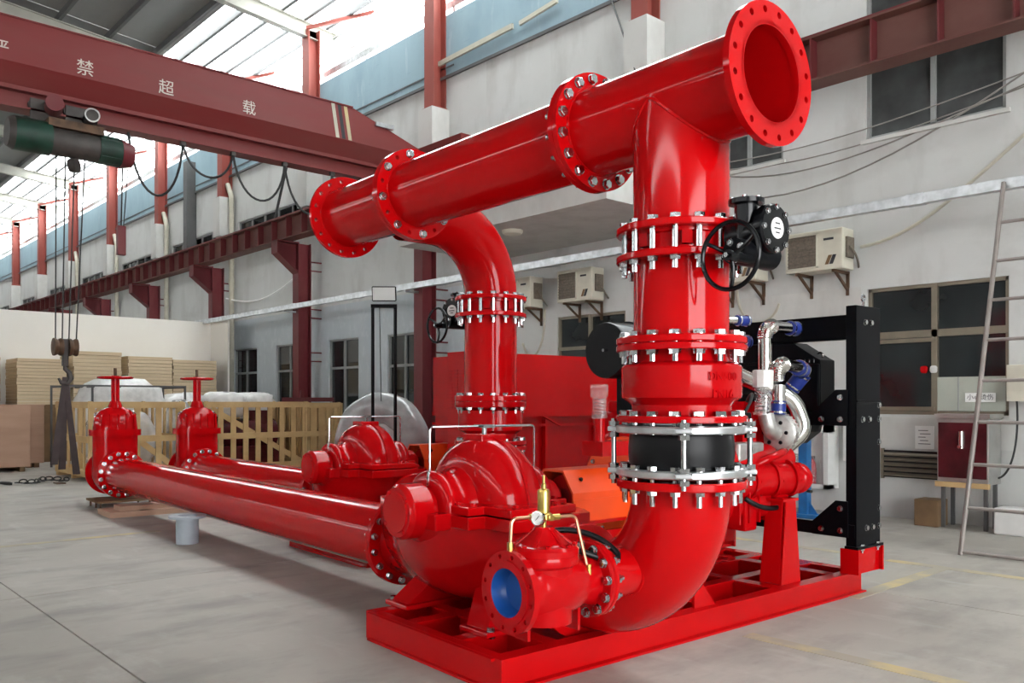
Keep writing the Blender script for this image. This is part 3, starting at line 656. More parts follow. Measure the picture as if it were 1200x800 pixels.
# ---------------------------------------------------------------- suction pipes with gate valves
def suction(u0, u1, v, label):
    t = mthing('suction_pipe', label, 'pipe', u0, v, HN - RO, 'suction pipes')
    MB().lathe(M(u0, v, HN), AX_U, [(.23, 0), (RO, 0), (RO, u1 - u0), (.23, u1 - u0)], 48).part('pipe', RED, t)
    b = MB(); plate(b, M(u0, v, HN), AX_U, RF, FT); b.part('flange', RED, t)
    b = MB(); plate(b, M(u1 - FT, v, HN), AX_U, RF, FT); b.part('flange', RED, t)
    bolts(t, M(u1 - FT, v, HN), -AX_U, .295, 16, .03, .07, .02, phase=PI / 16)
    return t
suction(UPn + 1.16, 9.62, VP, 'near long red suction pipe lying across the floor')
suction(UPf + 1.16, 9.5, VPf, 'far red suction pipe in front of the slatted crates')
def gate_valve(u, v, label):
    t = mthing('gate_valve', label, 'valve', u, v, HN - RF, 'gate valves')
    c = M(u, v, HN)
    b = MB(); plate(b, M(u - .33, v, HN), AX_U, RF, .035); b.part('flange', REDC, t)
    b = MB(); plate(b, M(u + .295, v, HN), AX_U, RF, .035); b.part('flange', REDC, t)
    MB().lathe(M(u - .32, v, HN), AX_U, [(.2, 0), (.26, 0), (.25, .1), (.29, .2), (.31, .32), (.29, .44), (.25, .54), (.26, .64), (.2, .64)], 32).part('body', REDC, t)
    # flat box-like bonnet: rounded rectangular section
    def rr(wx, wy, n=6):
        r = min(wx, wy) * .8; P = []
        for q, (sx, sy) in enumerate(((1, 1), (-1, 1), (-1, -1), (1, -1))):
            for k in range(n + 1):
                a = PI / 2 * (q + k / n); P.append((sx * (wx - r) + r * math.cos(a), sy * (wy - r) + r * math.sin(a)))
        return P
    def loft(b, secs):
        vs = []; n = None
        for z, wx, wy in secs:
            P = rr(wx, wy); n = len(P); vs += [(c.x + a, c.y + d, z) for a, d in P]
        fs = [tuple(range(n - 1, -1, -1)), tuple((len(secs) - 1) * n + k for k in range(n))]
        for i in range(len(secs) - 1):
            for k in range(n): fs.append((i * n + k, i * n + (k + 1) % n, (i + 1) * n + (k + 1) % n, (i + 1) * n + k))
        return b.add(vs, fs)
    loft(MB(), [(HN + .05, .19, .30), (HN + .55, .19, .30)]).part('neck', REDC, t)
    loft(MB(), [(HN + .55, .24, .345), (HN + .64, .24, .345)]).part('bonnet_flange', REDC, t)
    loft(MB(), [(HN + .64, .19, .30), (HN + .82, .18, .28), (HN + .92, .13, .2), (HN + .97, .07, .09)]).part('bonnet', REDC, t)
    for k in range(-2, 3): MB().box(c.x + .16, c.x + .2, c.y + k * .11 - .012, c.y + k * .11 + .012, HN + .64, HN + .86).part('rib', REDC, t, smooth=0)
    for s in (-1, 1): MB().tube([c + Vector((.0, s * .25, .85 )) + Vector((0, math.cos(a), math.sin(a))) * .035 for a in [2 * PI * k / 12 for k in range(12)]], .01, 6, closed=True).part('lifting_eye', STEEL, t)
    z = HN + .97
    MB().cyl((c.x, c.y, z - .02), (c.x, c.y, z + .08), .11, .07, 16).cyl((c.x, c.y, z + .08), (c.x, c.y, z + .42), .036, .032, 16).box(c.x - .02, c.x + .02, c.y - .055, c.y + .055, z + .05, z + .4).part('yoke', REDC, t)
    zw = 1.845
    w = MB().tube([Vector((c.x + .23 * math.cos(a), c.y + .23 * math.sin(a), zw)) for a in [2 * PI * k / 32 for k in range(32)]], .018, 8, closed=True)
    for k in range(4):
        a = PI / 4 + PI / 2 * k; w.bar((c.x, c.y, zw), (c.x + .22 * math.cos(a), c.y + .22 * math.sin(a), zw), .035, .02)
    w.cyl((c.x, c.y, zw - .03), (c.x, c.y, zw + .03), .05, n=16); w.part('handwheel', REDC, t)
    MB().cyl((c.x, c.y, z + .4), (c.x, c.y, zw + .14), .022, n=12).part('stem', RUSTY, t)
    bolts(t, c + Vector((.33, 0, 0)), AX_U * -1, .295, 2, .02, .01, 0, phase=.4)
gate_valve(9.97, VP, 'red gate valve with handwheel at the end of the near suction pipe')
gate_valve(9.85, VPf, 'red gate valve with handwheel at the end of the far suction pipe')
# low bench under the near gate valve, timbers, pipe stub
t = mthing('support_bench', 'small rusty bench holding up the end of the near suction pipe', 'bench', 9.6, .7, 0)
MB().box(-9.95, -9.3, .35, 1.1, .085, .112).part('board', BROWN, t, smooth=0)
for a, c in ((-9.9, .4), (-9.35, .4), (-9.9, 1.05), (-9.35, 1.05), (-9.6, .4)): MB().cyl((a, c, 0), (a, c, .09), .014, n=8).part('leg', RUSTY, t)
MB().box(-8.9, -8.3, .25, 1.25, 0, .07).box(-8.7, -8.4, .4, 1.2, .07, .13).single('timber_dunnage', PLY, 'flat timber pieces on the floor under the near suction pipe', 'timber', M(8.6, .7, 0), machine=True, smooth=0)
b = MB(); c = M(5.75, .36, 0); b.lathe(c, AX_Z, [(.10, 0), (.115, 0), (.115, .27), (.19, .27), (.19, .295), (.10, .295), (.10, 0)], 28)
b.single('pipe_stub', GREYP, 'short grey flanged pipe stub standing on the floor by the near suction pipe', 'pipe stub', c, machine=True)

# ---------------------------------------------------------------- near discharge: elbow, joint, check valve, butterfly valve
D1 = M(UR, VP, 0)
t = mthing('discharge_elbow', 'big red bend rising from the near pump discharge', 'pipe elbow', UR, VP, .2)
Re = .60; cc = M(UR + Re, VP, 1.05)
pts = [M(UR, VP, 1.06)] + arc(cc, (1, 0, 0), (0, 0, -1), Re, 0, PI / 2, 24) + [M(UR + Re + .12, VP, HN)]
MB().tube(pts, .255, 48).part('bend', RED, t, smooth=50)
b = MB(); plate(b, M(UR, VP, 1.058), AX_Z, RF, .042); b.part('flange', RED, t)
b = MB(); plate(b, M(UR + Re + .11, VP, HN), AX_U, RF, .04); b.part('flange', RED, t)
# branch towards the relief valve
UB, HB = -.36, .62
MB().cyl(M(UB, .262, HB), M(UB, .66, HB), .122, n=32).part('branch', RED, t)
b = MB(); plate(b, M(UB, .257, HB), AX_V, .19, .028, .1, 32); b.part('branch_flange', RED, t)
MB().tube([M(UB, .52, HB) + Vector((math.cos(a), 0, math.sin(a))) * .124 for a in [2 * PI * k / 32 for k in range(32)]], .009, 6, closed=True).part('weld_bead', RED, t)
# rubber expansion joint
t = mthing('rubber_expansion_joint', 'black rubber expansion joint with galvanised flanges on the near riser', 'expansion joint', UR, VP, 1.119)
b = MB(); b.lathe(D1 + Vector((0, 0, 1.115)), AX_Z, [(.2, 0), (.31, 0), (.31, .01), (.25, .015), (.245, .03), (.265, .045), (.272, .11), (.272, .155), (.265, .215), (.245, .23), (.25, .25), (.31, .255), (.31, .265), (.2, .265)], 48); b.part('bellows', RUBBER, t, smooth=25)
for z in (1.119, 1.338): b = MB(); plate(b, D1 + Vector((0, 0, z)), AX_Z, RF, .038, .25); b.part('ring_flange', GALV, t)
for k in range(4):
    a = -.85 + PI / 2 * k; d = Vector((math.cos(a), math.sin(a), 0)); p = D1 + d * .347
    b = MB().cyl(p + Vector((0, 0, 1.07)), p + Vector((0, 0, 1.41)), .014, n=12)
    for z in (1.105, 1.165, 1.325, 1.385): b.lathe(p + Vector((0, 0, z - .012)), AX_Z, [(0, 0), (.028, 0), (.028, .024), (0, .024)], 6)
    r = b.part('tie_rod', STEEL, t)
    for z in (1.128, 1.345): MB().bar(D1 + d * .29 + Vector((0, 0, z + .012)), D1 + d * .378 + Vector((0, 0, z + .012)), .085, .024).part('rod_lug', GALV, t, smooth=0, bevel=.005)
bolts(t, D1 + Vector((0, 0, 1.157)), AX_Z, .295, 16, .028, .099, .055, phase=PI / 16)
# check valve
t = mthing('check_valve', 'red check valve body in the near riser above the rubber joint', 'valve', UR, VP, 1.393)
b = MB(); b.lathe(D1 + Vector((0, 0, 1.40)), AX_Z, [(.2, 0), (.25, .0), (.255, .08), (.275, .10), (.305, .118), (.308, .13), (.308, .275), (.300, .285), (.26, .30), (.25, .33), (.25, .36), (.2, .36)], 56); b.part('body', REDC, t, smooth=30)
b = MB(); plate(b, D1 + Vector((0, 0, 1.393)), AX_Z, RF, .034); b.part('flange', REDC, t)
b = MB(); plate(b, D1 + Vector((0, 0, 1.754)), AX_Z, RF, .035); b.part('flange', REDC, t)
bolts(t, D1 + Vector((0, 0, 1.427)), AX_Z, .295, 16, .03, .05, .02, phase=PI / 16)
bolts(t, D1 + Vector((0, 0, 1.828)), AX_Z, .295, 16, .03, .074, .035, phase=PI / 16)
a = 1.40
for k, s_ in enumerate((('DN500'), ('PN16'))):
    d = Vector((math.sin(a + 0.0), -math.cos(a), 0)); text_part(s_, .06, t, D1 + d * .3075 + Vector((0, 0, 1.62 - .085 * k)), (math.cos(a), math.sin(a), 0), (0, 0, 1), REDC, 'cast_lettering', .003)
# lower riser spool
t = mthing('riser_spool', 'short red riser spool between the check valve and the butterfly valve', 'pipe', UR, VP, 1.79)
MB().lathe(D1 + Vector((0, 0, 1.80)), AX_Z, [(.23, 0), (RO, 0), (RO, .43), (.23, .43)], 56).part('pipe', RED, t)
b = MB(); plate(b, D1 + Vector((0, 0, 1.792)), AX_Z, RF, .036); b.part('flange', RED, t)
b = MB(); plate(b, D1 + Vector((0, 0, 2.212)), AX_Z, RF, .036); b.part('flange', RED, t)
# ---------------------------------------------------------------- butterfly valves
def butterfly(u, v, z0, z1, s, ro, rf, label, k=1.0):
    """wafer body between two flanges; gearbox on the side s*v"""
    t = mthing('butterfly_valve', label, 'valve', u, v, z0, 'butterfly valves')
    D = M(u, v, 0); hm = (z0 + z1) / 2
    b = MB(); b.lathe(D + Vector((0, 0, z0)), AX_Z, [(.2 * k, 0), (ro + .03, 0), (ro + .03, .018), (ro + .01, .022), (ro + .01, z1 - z0 - .022), (ro + .03, z1 - z0 - .018), (ro + .03, z1 - z0), (.2 * k, z1 - z0)], 48); b.part('wafer_body', REDC, t)
    bolts(t, D + Vector((0, 0, z1 + .036)), AX_Z, rf - .04, 16, .03 * k, z1 - z0 + .072, .04, phase=PI / 16)
    for q in range(8):
        a = 2 * PI * q / 8; e = Vector((math.cos(a), math.sin(a), 0)); MB().bar(D + e * (ro) + Vector((0, 0, hm)), D + e * (ro + .05) + Vector((0, 0, hm)), .05, (z1 - z0) * .6).part('body_rib', REDC, t, smooth=0)
    S = lambda du, dv, dh: M(u - s * du, v + dv, hm + dh)      # du points outwards along the stem
    A = Vector((s, 0, 0))
    MB().cyl(S(.22, 0, 0), S(.36, 0, 0), .055, n=20).part('stem_housing', REDC, t)
    MB().cyl(S(.33, .02, -.01), S(.50, .02, -.01), .105, n=28).part('gearbox', BLACK, t)
    MB().cyl(S(.44, -.16, -.10), S(.44, .14, -.10), .062, n=20).part('worm_housing', BLACKM, t)
    MB().lathe(S(.42, -.03, -.06), AX_Z, [(0, 0), (.056, 0), (.056, .20), (.085, .20), (.085, .222), (0, .222)], 28).part('limit_switch_housing', BLACK, t)
    for q in range(6):
        a = 2 * PI * q / 6; put('cap_bolt', bolt_mesh(.012, .01, 0, None, False), t, S(.42, -.03, .162) + Vector((math.cos(a) * .07, math.sin(a) * .07, 0)), AX_Z)
    n_ = A if s > 0 else Vector((.35, -.93, 0)).normalized()
    cd = S(.545, .03, .015) if s > 0 else S(.40, -.13, .0)
    cv = MB().lathe(cd - n_ * .06, n_, [(0, 0), (.105, 0), (.118, .01), (.118, .05), (.11, .06), (.05, .064), (0, .064)], 32).part('gear_cover', BLACK, t)
    MB().lathe(cd, n_, [(0, .0075), (.05, .0075), (.05, .003)], 28).part('label_disc', PAPER, cv, 'white round label')
    for zz, ww in ((.022, .02), (-.002, .028), (-.022, .016)): MB().bar(cd + n_ * .008 + Vector((-n_.y, n_.x, 0)) * -ww + Vector((0, 0, zz)), cd + n_ * .008 + Vector((-n_.y, n_.x, 0)) * ww + Vector((0, 0, zz)), .001, .007).part('label_print', INK, cv, smooth=0)
    e1, e2, _ = frame(n_)
    for q in range(8):
        a = 2 * PI * q / 8; put('cap_bolt', bolt_mesh(.014, .01, 0, None, False), t, cd + (e1 * math.cos(a) + e2 * math.sin(a)) * .102, n_)
    hw = S(.48, -.24, -.135); ax = Vector((0, -1, 0))
    MB().cyl(S(.48, -.10, -.135), hw, .024, n=14).part('worm_shaft', BLACKM, t)
    e1, e2, _ = frame(ax); Rw = .155
    w = MB().tube([hw + (e1 * math.cos(a) + e2 * math.sin(a)) * Rw for a in [2 * PI * q / 40 for q in range(40)]], .011, 10, closed=True)
    for q in range(3):
        a = 2 * PI * q / 3 + .55; d = e1 * math.cos(a) + e2 * math.sin(a)
        w.tube(bez(hw, hw + d * .05 - ax * .03, hw + d * .10 - ax * .02, hw + d * Rw), .010, 8)
    w.lathe(hw - ax * .03, ax, [(0, 0), (.03, 0), (.026, .05), (0, .05)], 16); w.part('handwheel', BLACK, t)
    MB().cyl(hw + ax * .02, hw + ax * .035, .012, n=6).part('wheel_nut', STEEL, t)
    for q in range(4):
        a = 2 * PI * q / 4 + .4; put('cap_bolt', bolt_mesh(.016, .01, 0, None, False), t, S(.44, -.16, -.10) + Vector((math.cos(a), 0, math.sin(a))) * .045, Vector((0, -1, 0)))
    return t
butterfly(UR, VP, 2.248, 2.357, 1, RO, RF, 'butterfly valve with black gearbox and handwheel on the near riser')

# ---------------------------------------------------------------- header
def hflange(t, u, ax=AX_U, holes=True):
    b = MB().holed(M(u, VP, HH), ax, .225, RF, .034, .295, 16, .016, PI / 16); b.part('flange', RED, t, smooth=30)
    MB().tube([M(u, VP, HH) + Vector((0, math.cos(a), math.sin(a))) * (RO + .002) + ax * .037 for a in [2 * PI * k / 48 for k in range(48)]], .007, 6, closed=True).part('weld_bead', RED, t)
UE, UJ1, UJ2, UF = -1.083, .09, 1.99, 3.03
t = mthing('header_tee', 'front red header tee with its open flanged end facing right', 'pipe tee', UR, VP, 2.36)
MB().lathe(M(UE, VP, HH), AX_U, [(.228, UJ1 - UE), (.228, 0), (RO, 0), (RO, UJ1 - UE), (.228, UJ1 - UE)], 64).part('run_pipe', RED, t)
NB = 64; rb_ = RO + .002; vs = []
for k in range(NB):
    a = 2 * PI * k / NB; x = rb_ * math.cos(a); y = rb_ * math.sin(a)
    vs.append(D1 + Vector((x, y, 2.37))); vs.append(D1 + Vector((x, y, HH - math.sqrt(max(0, (RO - .004)**2 - y * y)))))
MB().add(vs, [(2 * k, 2 * ((k + 1) % NB), 2 * ((k + 1) % NB) + 1, 2 * k + 1) for k in range(NB)]).part('branch_pipe', RED, t, smooth=60)
wl = []
for k in range(64):
    a = 2 * PI * k / 64; x = (RO + .002) * math.cos(a); y = (RO + .002) * math.sin(a); wl.append(D1 + Vector((x, y, HH - math.sqrt(max(0, (RO + .003)**2 - y * y)))))
MB().tube(wl, .009, 6, closed=True).part('weld_bead', RED, t)
b = MB(); plate(b, D1 + Vector((0, 0, 2.357)), AX_Z, RF, .036); b.part('flange', RED, t)
hflange(t, UE, AX_U); hflange(t, UJ1 + .0, -AX_U)
bolts(t, M(UJ1 - .034, VP, HH), -AX_U, .295, 16, .03, .07, .03, phase=PI / 16)
t = mthing('header_spool', 'long red middle length of the overhead header pipe', 'pipe', 1.0, VP, HH - RO)
MB().lathe(M(UJ1 + .003, VP, HH), AX_U, [(.228, 0), (RO, 0), (RO, UJ2 - UJ1 - .006), (.228, UJ2 - UJ1 - .006), (.228, 0)], 64).part('pipe', RED, t)
hflange(t, UJ1 + .003, AX_U); hflange(t, UJ2, -AX_U)
bolts(t, M(UJ2 - .034, VP, HH), -AX_U, .295, 16, .03, .07, .03, phase=PI / 16, skip=lambda i: i % 2 == 1)
UR2 = 2.52; k2 = .95; ro2, rf2 = .232, .318
t = mthing('header_end_tee', 'far red header end with bend dropping to the far riser', 'pipe tee', UR2, VP, HH - RF)
MB().lathe(M(UJ2 + .003, VP, HH), AX_U, [(.228, 0), (RO, 0), (RO, UF - UJ2), (.228, UF - UJ2), (.228, 0)], 64).part('run_pipe', RED, t)
hflange(t, UJ2 + .003, AX_U); hflange(t, UF, -AX_U)
MB().lathe(M(UF + .001, VP, HH), -AX_U, [(0, 0), (.22, 0)], 32).part('blank_disc', REDC, t)
V2 = VPf; R2 = .62
pts = [M(UR2, VP + .236, HH), M(UR2, V2 - R2 - .05, HH)] + arc(M(UR2, V2 - R2, HH - R2), (0, 0, 1), (0, 1, 0), R2, 0, PI / 2, 20) + [M(UR2, V2, 2.39)]
MB().tube(pts, ro2, 48, caps=False).part('bend', RED, t, smooth=50)
D2 = M(UR2, V2, 0)
b = MB(); plate(b, D2 + Vector((0, 0, 2.378)), AX_Z, rf2, .036); b.part('flange', RED, t)

# ---------------------------------------------------------------- far riser
t = mthing('far_riser_pipe', 'red vertical pipe of the far riser below its butterfly valve', 'pipe', UR2, V2, 1.5)
ZS = 7.55 / 5.68
fz = lambda y: 1.5 + (470 - y) * .00732
MB().lathe(D2 + Vector((0, 0, fz(468))), AX_Z, [(.2, 0), (ro2, 0), (ro2, fz(367) - fz(468)), (.2, fz(367) - fz(468))], 56).part('pipe', RED, t)
b = MB(); plate(b, D2 + Vector((0, 0, fz(470))), AX_Z, rf2, .05); b.part('flange', RED, t)
b = MB(); plate(b, D2 + Vector((0, 0, fz(370))), AX_Z, rf2, .036); b.part('flange', RED, t)
t = mthing('far_check_valve', 'red check valve at the foot of the far riser', 'valve', UR2, V2, 1.0)
b = MB(); plate(b, D2 + Vector((0, 0, fz(470) - .052)), AX_Z, rf2, .05); b.part('flange', REDC, t)
b = MB(); b.lathe(D2 + Vector((0, 0, fz(518))), AX_Z, [(.2, 0), (.23, 0), (.23, .07), (.285, .10), (.285, .27), (.24, .285), (.23, .31), (.2, .31)], 48); b.part('body', REDC, t, smooth=30)
b = MB(); plate(b, D2 + Vector((0, 0, fz(522))), AX_Z, rf2, .04); b.part('flange', REDC, t)
bolts(t, D2 + Vector((0, 0, fz(470) + .05)), AX_Z, rf2 - .04, 16, .028, .102, .03, phase=PI / 16)
bolts(t, D2 + Vector((0, 0, fz(522) + .04)), AX_Z, rf2 - .04, 16, .028, .085, .03, phase=PI / 16)
t = mthing('far_discharge_elbow', 'red bend rising from the far pump behind the near pump', 'pipe elbow', UR2, V2, .2)
z2 = fz(522) - .045
b = MB(); plate(b, D2 + Vector((0, 0, z2)), AX_Z, rf2, .04); b.part('flange', RED, t)
pts = [D2 + Vector((0, 0, z2 + .01))] + arc(M(UR2 + .58, V2, HN + .58), (1, 0, 0), (0, 0, -1), .58, 0, PI / 2, 20) + [M(UPf - .74, V2, HN)]
MB().tube(pts, ro2, 40).part('bend', RED, t, smooth=50)
butterfly(UR2, V2, fz(370) + .036, 2.378, -1, ro2, rf2, 'butterfly valve with black gearbox and handwheel on the far riser', k2)

# ---------------------------------------------------------------- relief valve
t = mthing('relief_valve', 'red pilot operated relief valve with blue lined opening at the skid corner', 'valve', UB, .05, HB - .19)
cb = M(UB, -.045, HB)
MB().lathe(M(UB, -.25, HB), AX_V, [(.13, .012), (.15, .012), (.14, .03), (.13, .07), (.14, .11), (.155, .16), (.158, .24), (.145, .33), (.122, .41), (.13, .46), (.135, .49), (.1, .49)], 40).part('body', REDC, t, smooth=45)
MB().holed(M(UB, -.27, HB), AX_V, .114, .192, .032, .168, 12, .011, .2).part('outlet_flange', REDC, t)
MB().lathe(M(UB, -.272, HB), AX_V, [(.150, 0), (.150, -.006), (.113, -.006), (.112, .004)], 40).part('raised_face', REDC, t)
MB().lathe(M(UB, -.27, HB), AX_V, [(.1125, -.005), (.111, .0), (.108, .045), (.09, .068), (.05, .076), (.0, .078)], 40).part('lining', BLUE, t, 'blue coated inside of the outlet')
b = MB(); plate(b, M(UB, .225, HB), AX_V, .19, .03, .1, 32); b.part('inlet_flange', REDC, t)
bolts(t, M(UB, .225, HB), -AX_V, .165, 12, .024, .06, .025, phase=.1)
b = MB(); b.lathe(cb, AX_Z, [(0, -.12), (.10, -.11), (.135, -.06), (.145, .0), (.145, .10), (.165, .115), (.168, .14), (.165, .155), (.168, .158), (.168, .185), (.155, .2), (.13, .205), (.115, .215), (.06, .265), (.045, .285), (0, .287)], 40); b.part('bonnet', REDC, t, smooth=30)
for q in range(6):
    a = 2 * PI * q / 6; d = Vector((math.cos(a), math.sin(a), 0)); p = Vector((-d.y, d.x, 0)) * .008
    MB().extr([(.05, .205), (.14, .205), (.05, .275)], cb - p, d, (0, 0, 1), p.normalized(), .016).part('bonnet_rib', REDC, t, smooth=0)
for q in range(8):
    a = 2 * PI * q / 8 + .2; put('bonnet_bolt', bolt_mesh(.014, .02, 0, REDC, False), t, cb + Vector((math.cos(a) * .15, math.sin(a) * .15, .2)), AX_Z)
MB().cyl(cb + Vector((0, 0, -.165)), cb + Vector((0, 0, .1)), .135, .14, 36).part('body_barrel', REDC, t)
# pilot, gauge, copper tubing
zp = HB + .32
cb = cb - Vector((0, 0, .035))
b = MB().lathe(cb + Vector((0, 0, .32)), AX_Z, [(0, 0), (.014, 0), (.014, .03), (.04, .035), (.04, .06), (.03, .065), (.03, .165), (.026, .175), (.012, .18), (.012, .2), (.007, .205), (.007, .24), (0, .245)], 24); pl = b.part('pilot', BRASS, t, 'brass pilot regulator')
MB().bar(cb + Vector((-.06, 0, .365)), cb + Vector((.06, 0, .365)), .025, .025).part('cross_fitting', BRASS, pl, smooth=0)
ng = Vector((.25, -.9, 0)).normalized(); gc = cb + Vector((.01, -.045, .362))
g = MB().lathe(gc - ng * .012, ng, [(0, 0), (.036, 0), (.036, .02), (.031, .022), (.031, .016)], 28).part('gauge', CHROME, t)
MB().lathe(gc, ng, [(0, .004), (.031, .004)], 28).part('dial', PAPER, g); MB().bar(gc + ng * .006 + Vector((-.012, 0, -.01)), gc + ng * .006 + Vector((.012, 0, .014)), .003, .002).part('needle', INK, g)
for s in (-1, 1):
    pts = fillet([cb + Vector((s * .05, s * .02, .365)), cb + Vector((s * .10, s * .17, .365)), cb + Vector((s * .10, s * .18, .16 if s < 0 else .03))], .035)
    if s > 0: pts = fillet([cb + Vector((.04, .03, .365)), cb + Vector((.06, .15, .365)), cb + Vector((.10, .20, .09))], .03)
    else: pts = fillet([cb + Vector((-.03, -.03, .365)), cb + Vector((-.04, -.165, .365)), cb + Vector((-.045, -.17, .215))], .03)
    tb = MB().tube(pts, .0085, 10).part('pilot_tube', COPPER, t, 'copper pilot tube')
    MB().cyl(pts[-1] + Vector((0, 0, -.02)), pts[-1] + Vector((0, 0, .04)), .015, n=8).part('nut', BRASS, tb)
    MB().cyl(pts[0] - (pts[1] - pts[0]).normalized() * .01, pts[0] + (pts[1] - pts[0]).normalized() * .03, .015, n=8).part('nut', BRASS, tb)
for y in (-.18, .14): MB().box(cb.x - .05, cb.x + .05, y - .008, y + .008, HB - .23, HB - .1).part('foot_rib', REDC, t, smooth=0)
# black drain hose lying over the branch
MB().tube(bez(M(-.16, .02, .80), M(-.20, .2, .90), M(-.38, .33, .84), M(-.46, .36, .74), 14) + bez(M(-.47, .35, .72), M(-.47, .28, .70), M(-.44, .2, .76), M(-.38, .12, .78), 10), .015, 10).single('black_hose', RUBBER, 'black rubber hose looped over the relief valve branch', 'hose', M(-.3, .4, .7), machine=True)

# ---------------------------------------------------------------- coupling guard, flywheel
def guard(u, v0, v1, label):
    t = mthing('coupling_guard', label, 'guard', u, v0, .175); hs = .84
    Q = [(-.185, .68), (-.20, .68), (-.20, .88), (-.10, 1.03), (.10, 1.03), (.20, .88), (.20, .68), (.185, .68), (.185, .875), (.093, 1.015), (-.093, 1.015), (-.185, .875)]
    MB().extr(Q, (-u, v0, 0), (1, 0, 0), (0, 0, 1), (0, 1, 0), v1 - v0).part('cover', ORANGE, t, smooth=0)
    MB().box(-u + .198, -u + .204, v0, v1, .815, .835).part('seam', ORANGE, t, smooth=0)
    MB().box(-u - .2, -u + .2, v0 + .02, v1, .66, .685).box(-u - .18, -u - .14, v0 + .1, v1 - .1, .175, .6).box(-u + .14, -u + .18, v0 + .1, v1 - .1, .175, .6).part('stand', REDC, t, smooth=0)
    MB().cyl((-u, v0 - .2, hs), (-u, v1 + .1, hs), .055, n=20).part('shaft', STEEL, t)
    MB().cyl((-u, v0 + .1, hs), (-u, v0 + .3, hs), .15, n=28).part('coupling', REDC, t)
    for y in (v0 + .12, v1 - .12): put('cap_bolt', bolt_mesh(.014, .01, 0, BLACKM, False), t, (-u + .15, y, .965), Vector((.8, 0, .5)))
guard(UPn, 1.21, 1.86, 'bright orange coupling guard beside the near pump')
guard(UPf, 2.36, 2.9, 'orange coupling guard of the far set, almost hidden')
# ---------------------------------------------------------------- near engine
t = mthing('diesel_engine', 'red diesel engine behind the near riser with silver turbo piping', 'engine', .95, 1.9, .175)
eu, hs = .95, .84
MB().lathe(M(eu, 1.90, .84), AX_V, [(0, 0), (.40, 0), (.40, .02), (.08, .03)], 40).part('flywheel_cover', ORANGE, t)
for q in range(8):
    a = 2 * PI * q / 8 + .2; put('cover_bolt', bolt_mesh(.018, .01, 0, None, False), t, M(eu, 1.90, .84) + Vector((math.cos(a), 0, math.sin(a))) * .36, -AX_V)
MB().lathe(M(eu, 1.92, .84), AX_V, [(0, 0), (.43, 0), (.46, .03), (.46, .12), (.42, .2), (0, .2)], 36).part('flywheel_housing', REDC, t)
b = MB(); b.extr([(-.30, .62), (-.24, .48), (.24, .48), (.30, .62), (.36, .80), (.36, 1.05), (.46, 1.30), (.40, 1.42), (.12, 1.40), (.0, 1.3), (-.12, 1.40), (-.40, 1.42), (-.46, 1.30), (-.36, 1.05), (-.36, .80)], (-eu, 2.1, 0), (1, 0, 0), (0, 0, 1), (0, 1, 0), 1.1); b.part('block', REDC, t, smooth=0, bevel=.02)
for s in (-1, 1):
    for k in range(4):
        b = MB(); y = 2.14 + k * .26; b.box(-eu + s * .28 - .1, -eu + s * .28 + .1, y, y + .23, 1.40, 1.50); b.part('rocker_cover', REDC, t, smooth=0, bevel=.02)
    MB().box(-eu + s * .44 - .06, -eu + s * .44 + .06, 2.15, 3.1, 1.12, 1.24).part('exhaust_manifold', REDC, t, smooth=0, bevel=.02)
MB().cyl(M(eu, 2.15, 1.55), M(eu, 3.1, 1.55), .09, n=24).part('intake_manifold', REDC, t)
MB().box(-eu - .22, -eu + .22, 2.15, 3.0, .36, .5).part('oil_pan', REDC, t, smooth=0, bevel=.03)
# round ended near side components below the turbo
b = MB(); b.cyl(M(.36, 2.45, .92), M(.22, 3.02, .92), .13, .12, 24).ell(M(.215, 3.03, .92), (.13, .10, .12)); b.part('starter_housing', REDC, t)
b = MB(); b.cyl(M(.42, 2.3, .74), M(.28, 2.95, .74), .11, .1, 24); b.part('oil_cooler', REDC, t)
b = MB(); b.cyl(M(.45, 2.2, 1.08), M(.34, 3.05, 1.05), .14, .12, 24); b.part('filter_head', REDC, t)
MB().cyl(M(.30, 2.50, .95), M(.22, 2.50, .95), .05, n=20).part('oil_port', RUBBER, t)
MB().box(-.40, -.28, 2.40, 2.72, 1.06, 1.2).part('bracket_plate', ALU, t, smooth=0, bevel=.02)
MB().box(-.75, -.26, 2.45, 2.6, .56, .80).part('mount_arm', REDC, t, smooth=0, bevel=.02)
for q, (uu, vv) in enumerate(((.335, 2.55), (.285, 2.75), (.245, 2.92))):
    dv = Vector((.14, .57, 0)).normalized()
    MB().lathe(M(uu, vv, .92), dv, [(.12, 0), (.142, 0), (.142, .03), (.12, .03)], 28).part('collar', REDC, t)
    for k in range(8):
        a = 2 * PI * k / 8; e1, e2, _ = frame(dv); put('collar_bolt', bolt_mesh(.014, .01, 0, REDC, False), t, M(uu, vv, .92) + dv * .03 + (e1 * math.cos(a) + e2 * math.sin(a)) * .132, dv)
MB().tube(bez(M(.30, 2.60, 1.02), M(.18, 2.66, 1.10), M(.18, 2.9, 1.14), M(.30, 2.98, 1.12)), .03, 12).part('oil_line', REDC, t)
MB().tube(bez(M(.26, 2.45, .80), M(.16, 2.55, .70), M(.16, 2.75, .70), M(.20, 2.92, .78)), .018, 10).part('drain_line', RUBBER, t)
for k in range(5): MB().box(-.40, -.245, 2.36 + k * .12, 2.375 + k * .12, .62, .86).part('cooler_rib', REDC, t, smooth=0)
for k in range(6): MB().box(-.52, -.36, 2.3 + k * .13, 2.34 + k * .13, 1.15, 1.36).part('head_rib', REDC, t, smooth=0)
MB().box(-.34, -.24, 2.34, 2.5, 1.26, 1.42).part('actuator', BLACKM, t, smooth=0, bevel=.01)
MB().tube(bez(M(.26, 2.42, 1.4), M(.2, 2.5, 1.55), M(.3, 2.6, 1.6), M(.42, 2.7, 1.5)), .012, 8).part('harness', CABLE, t)
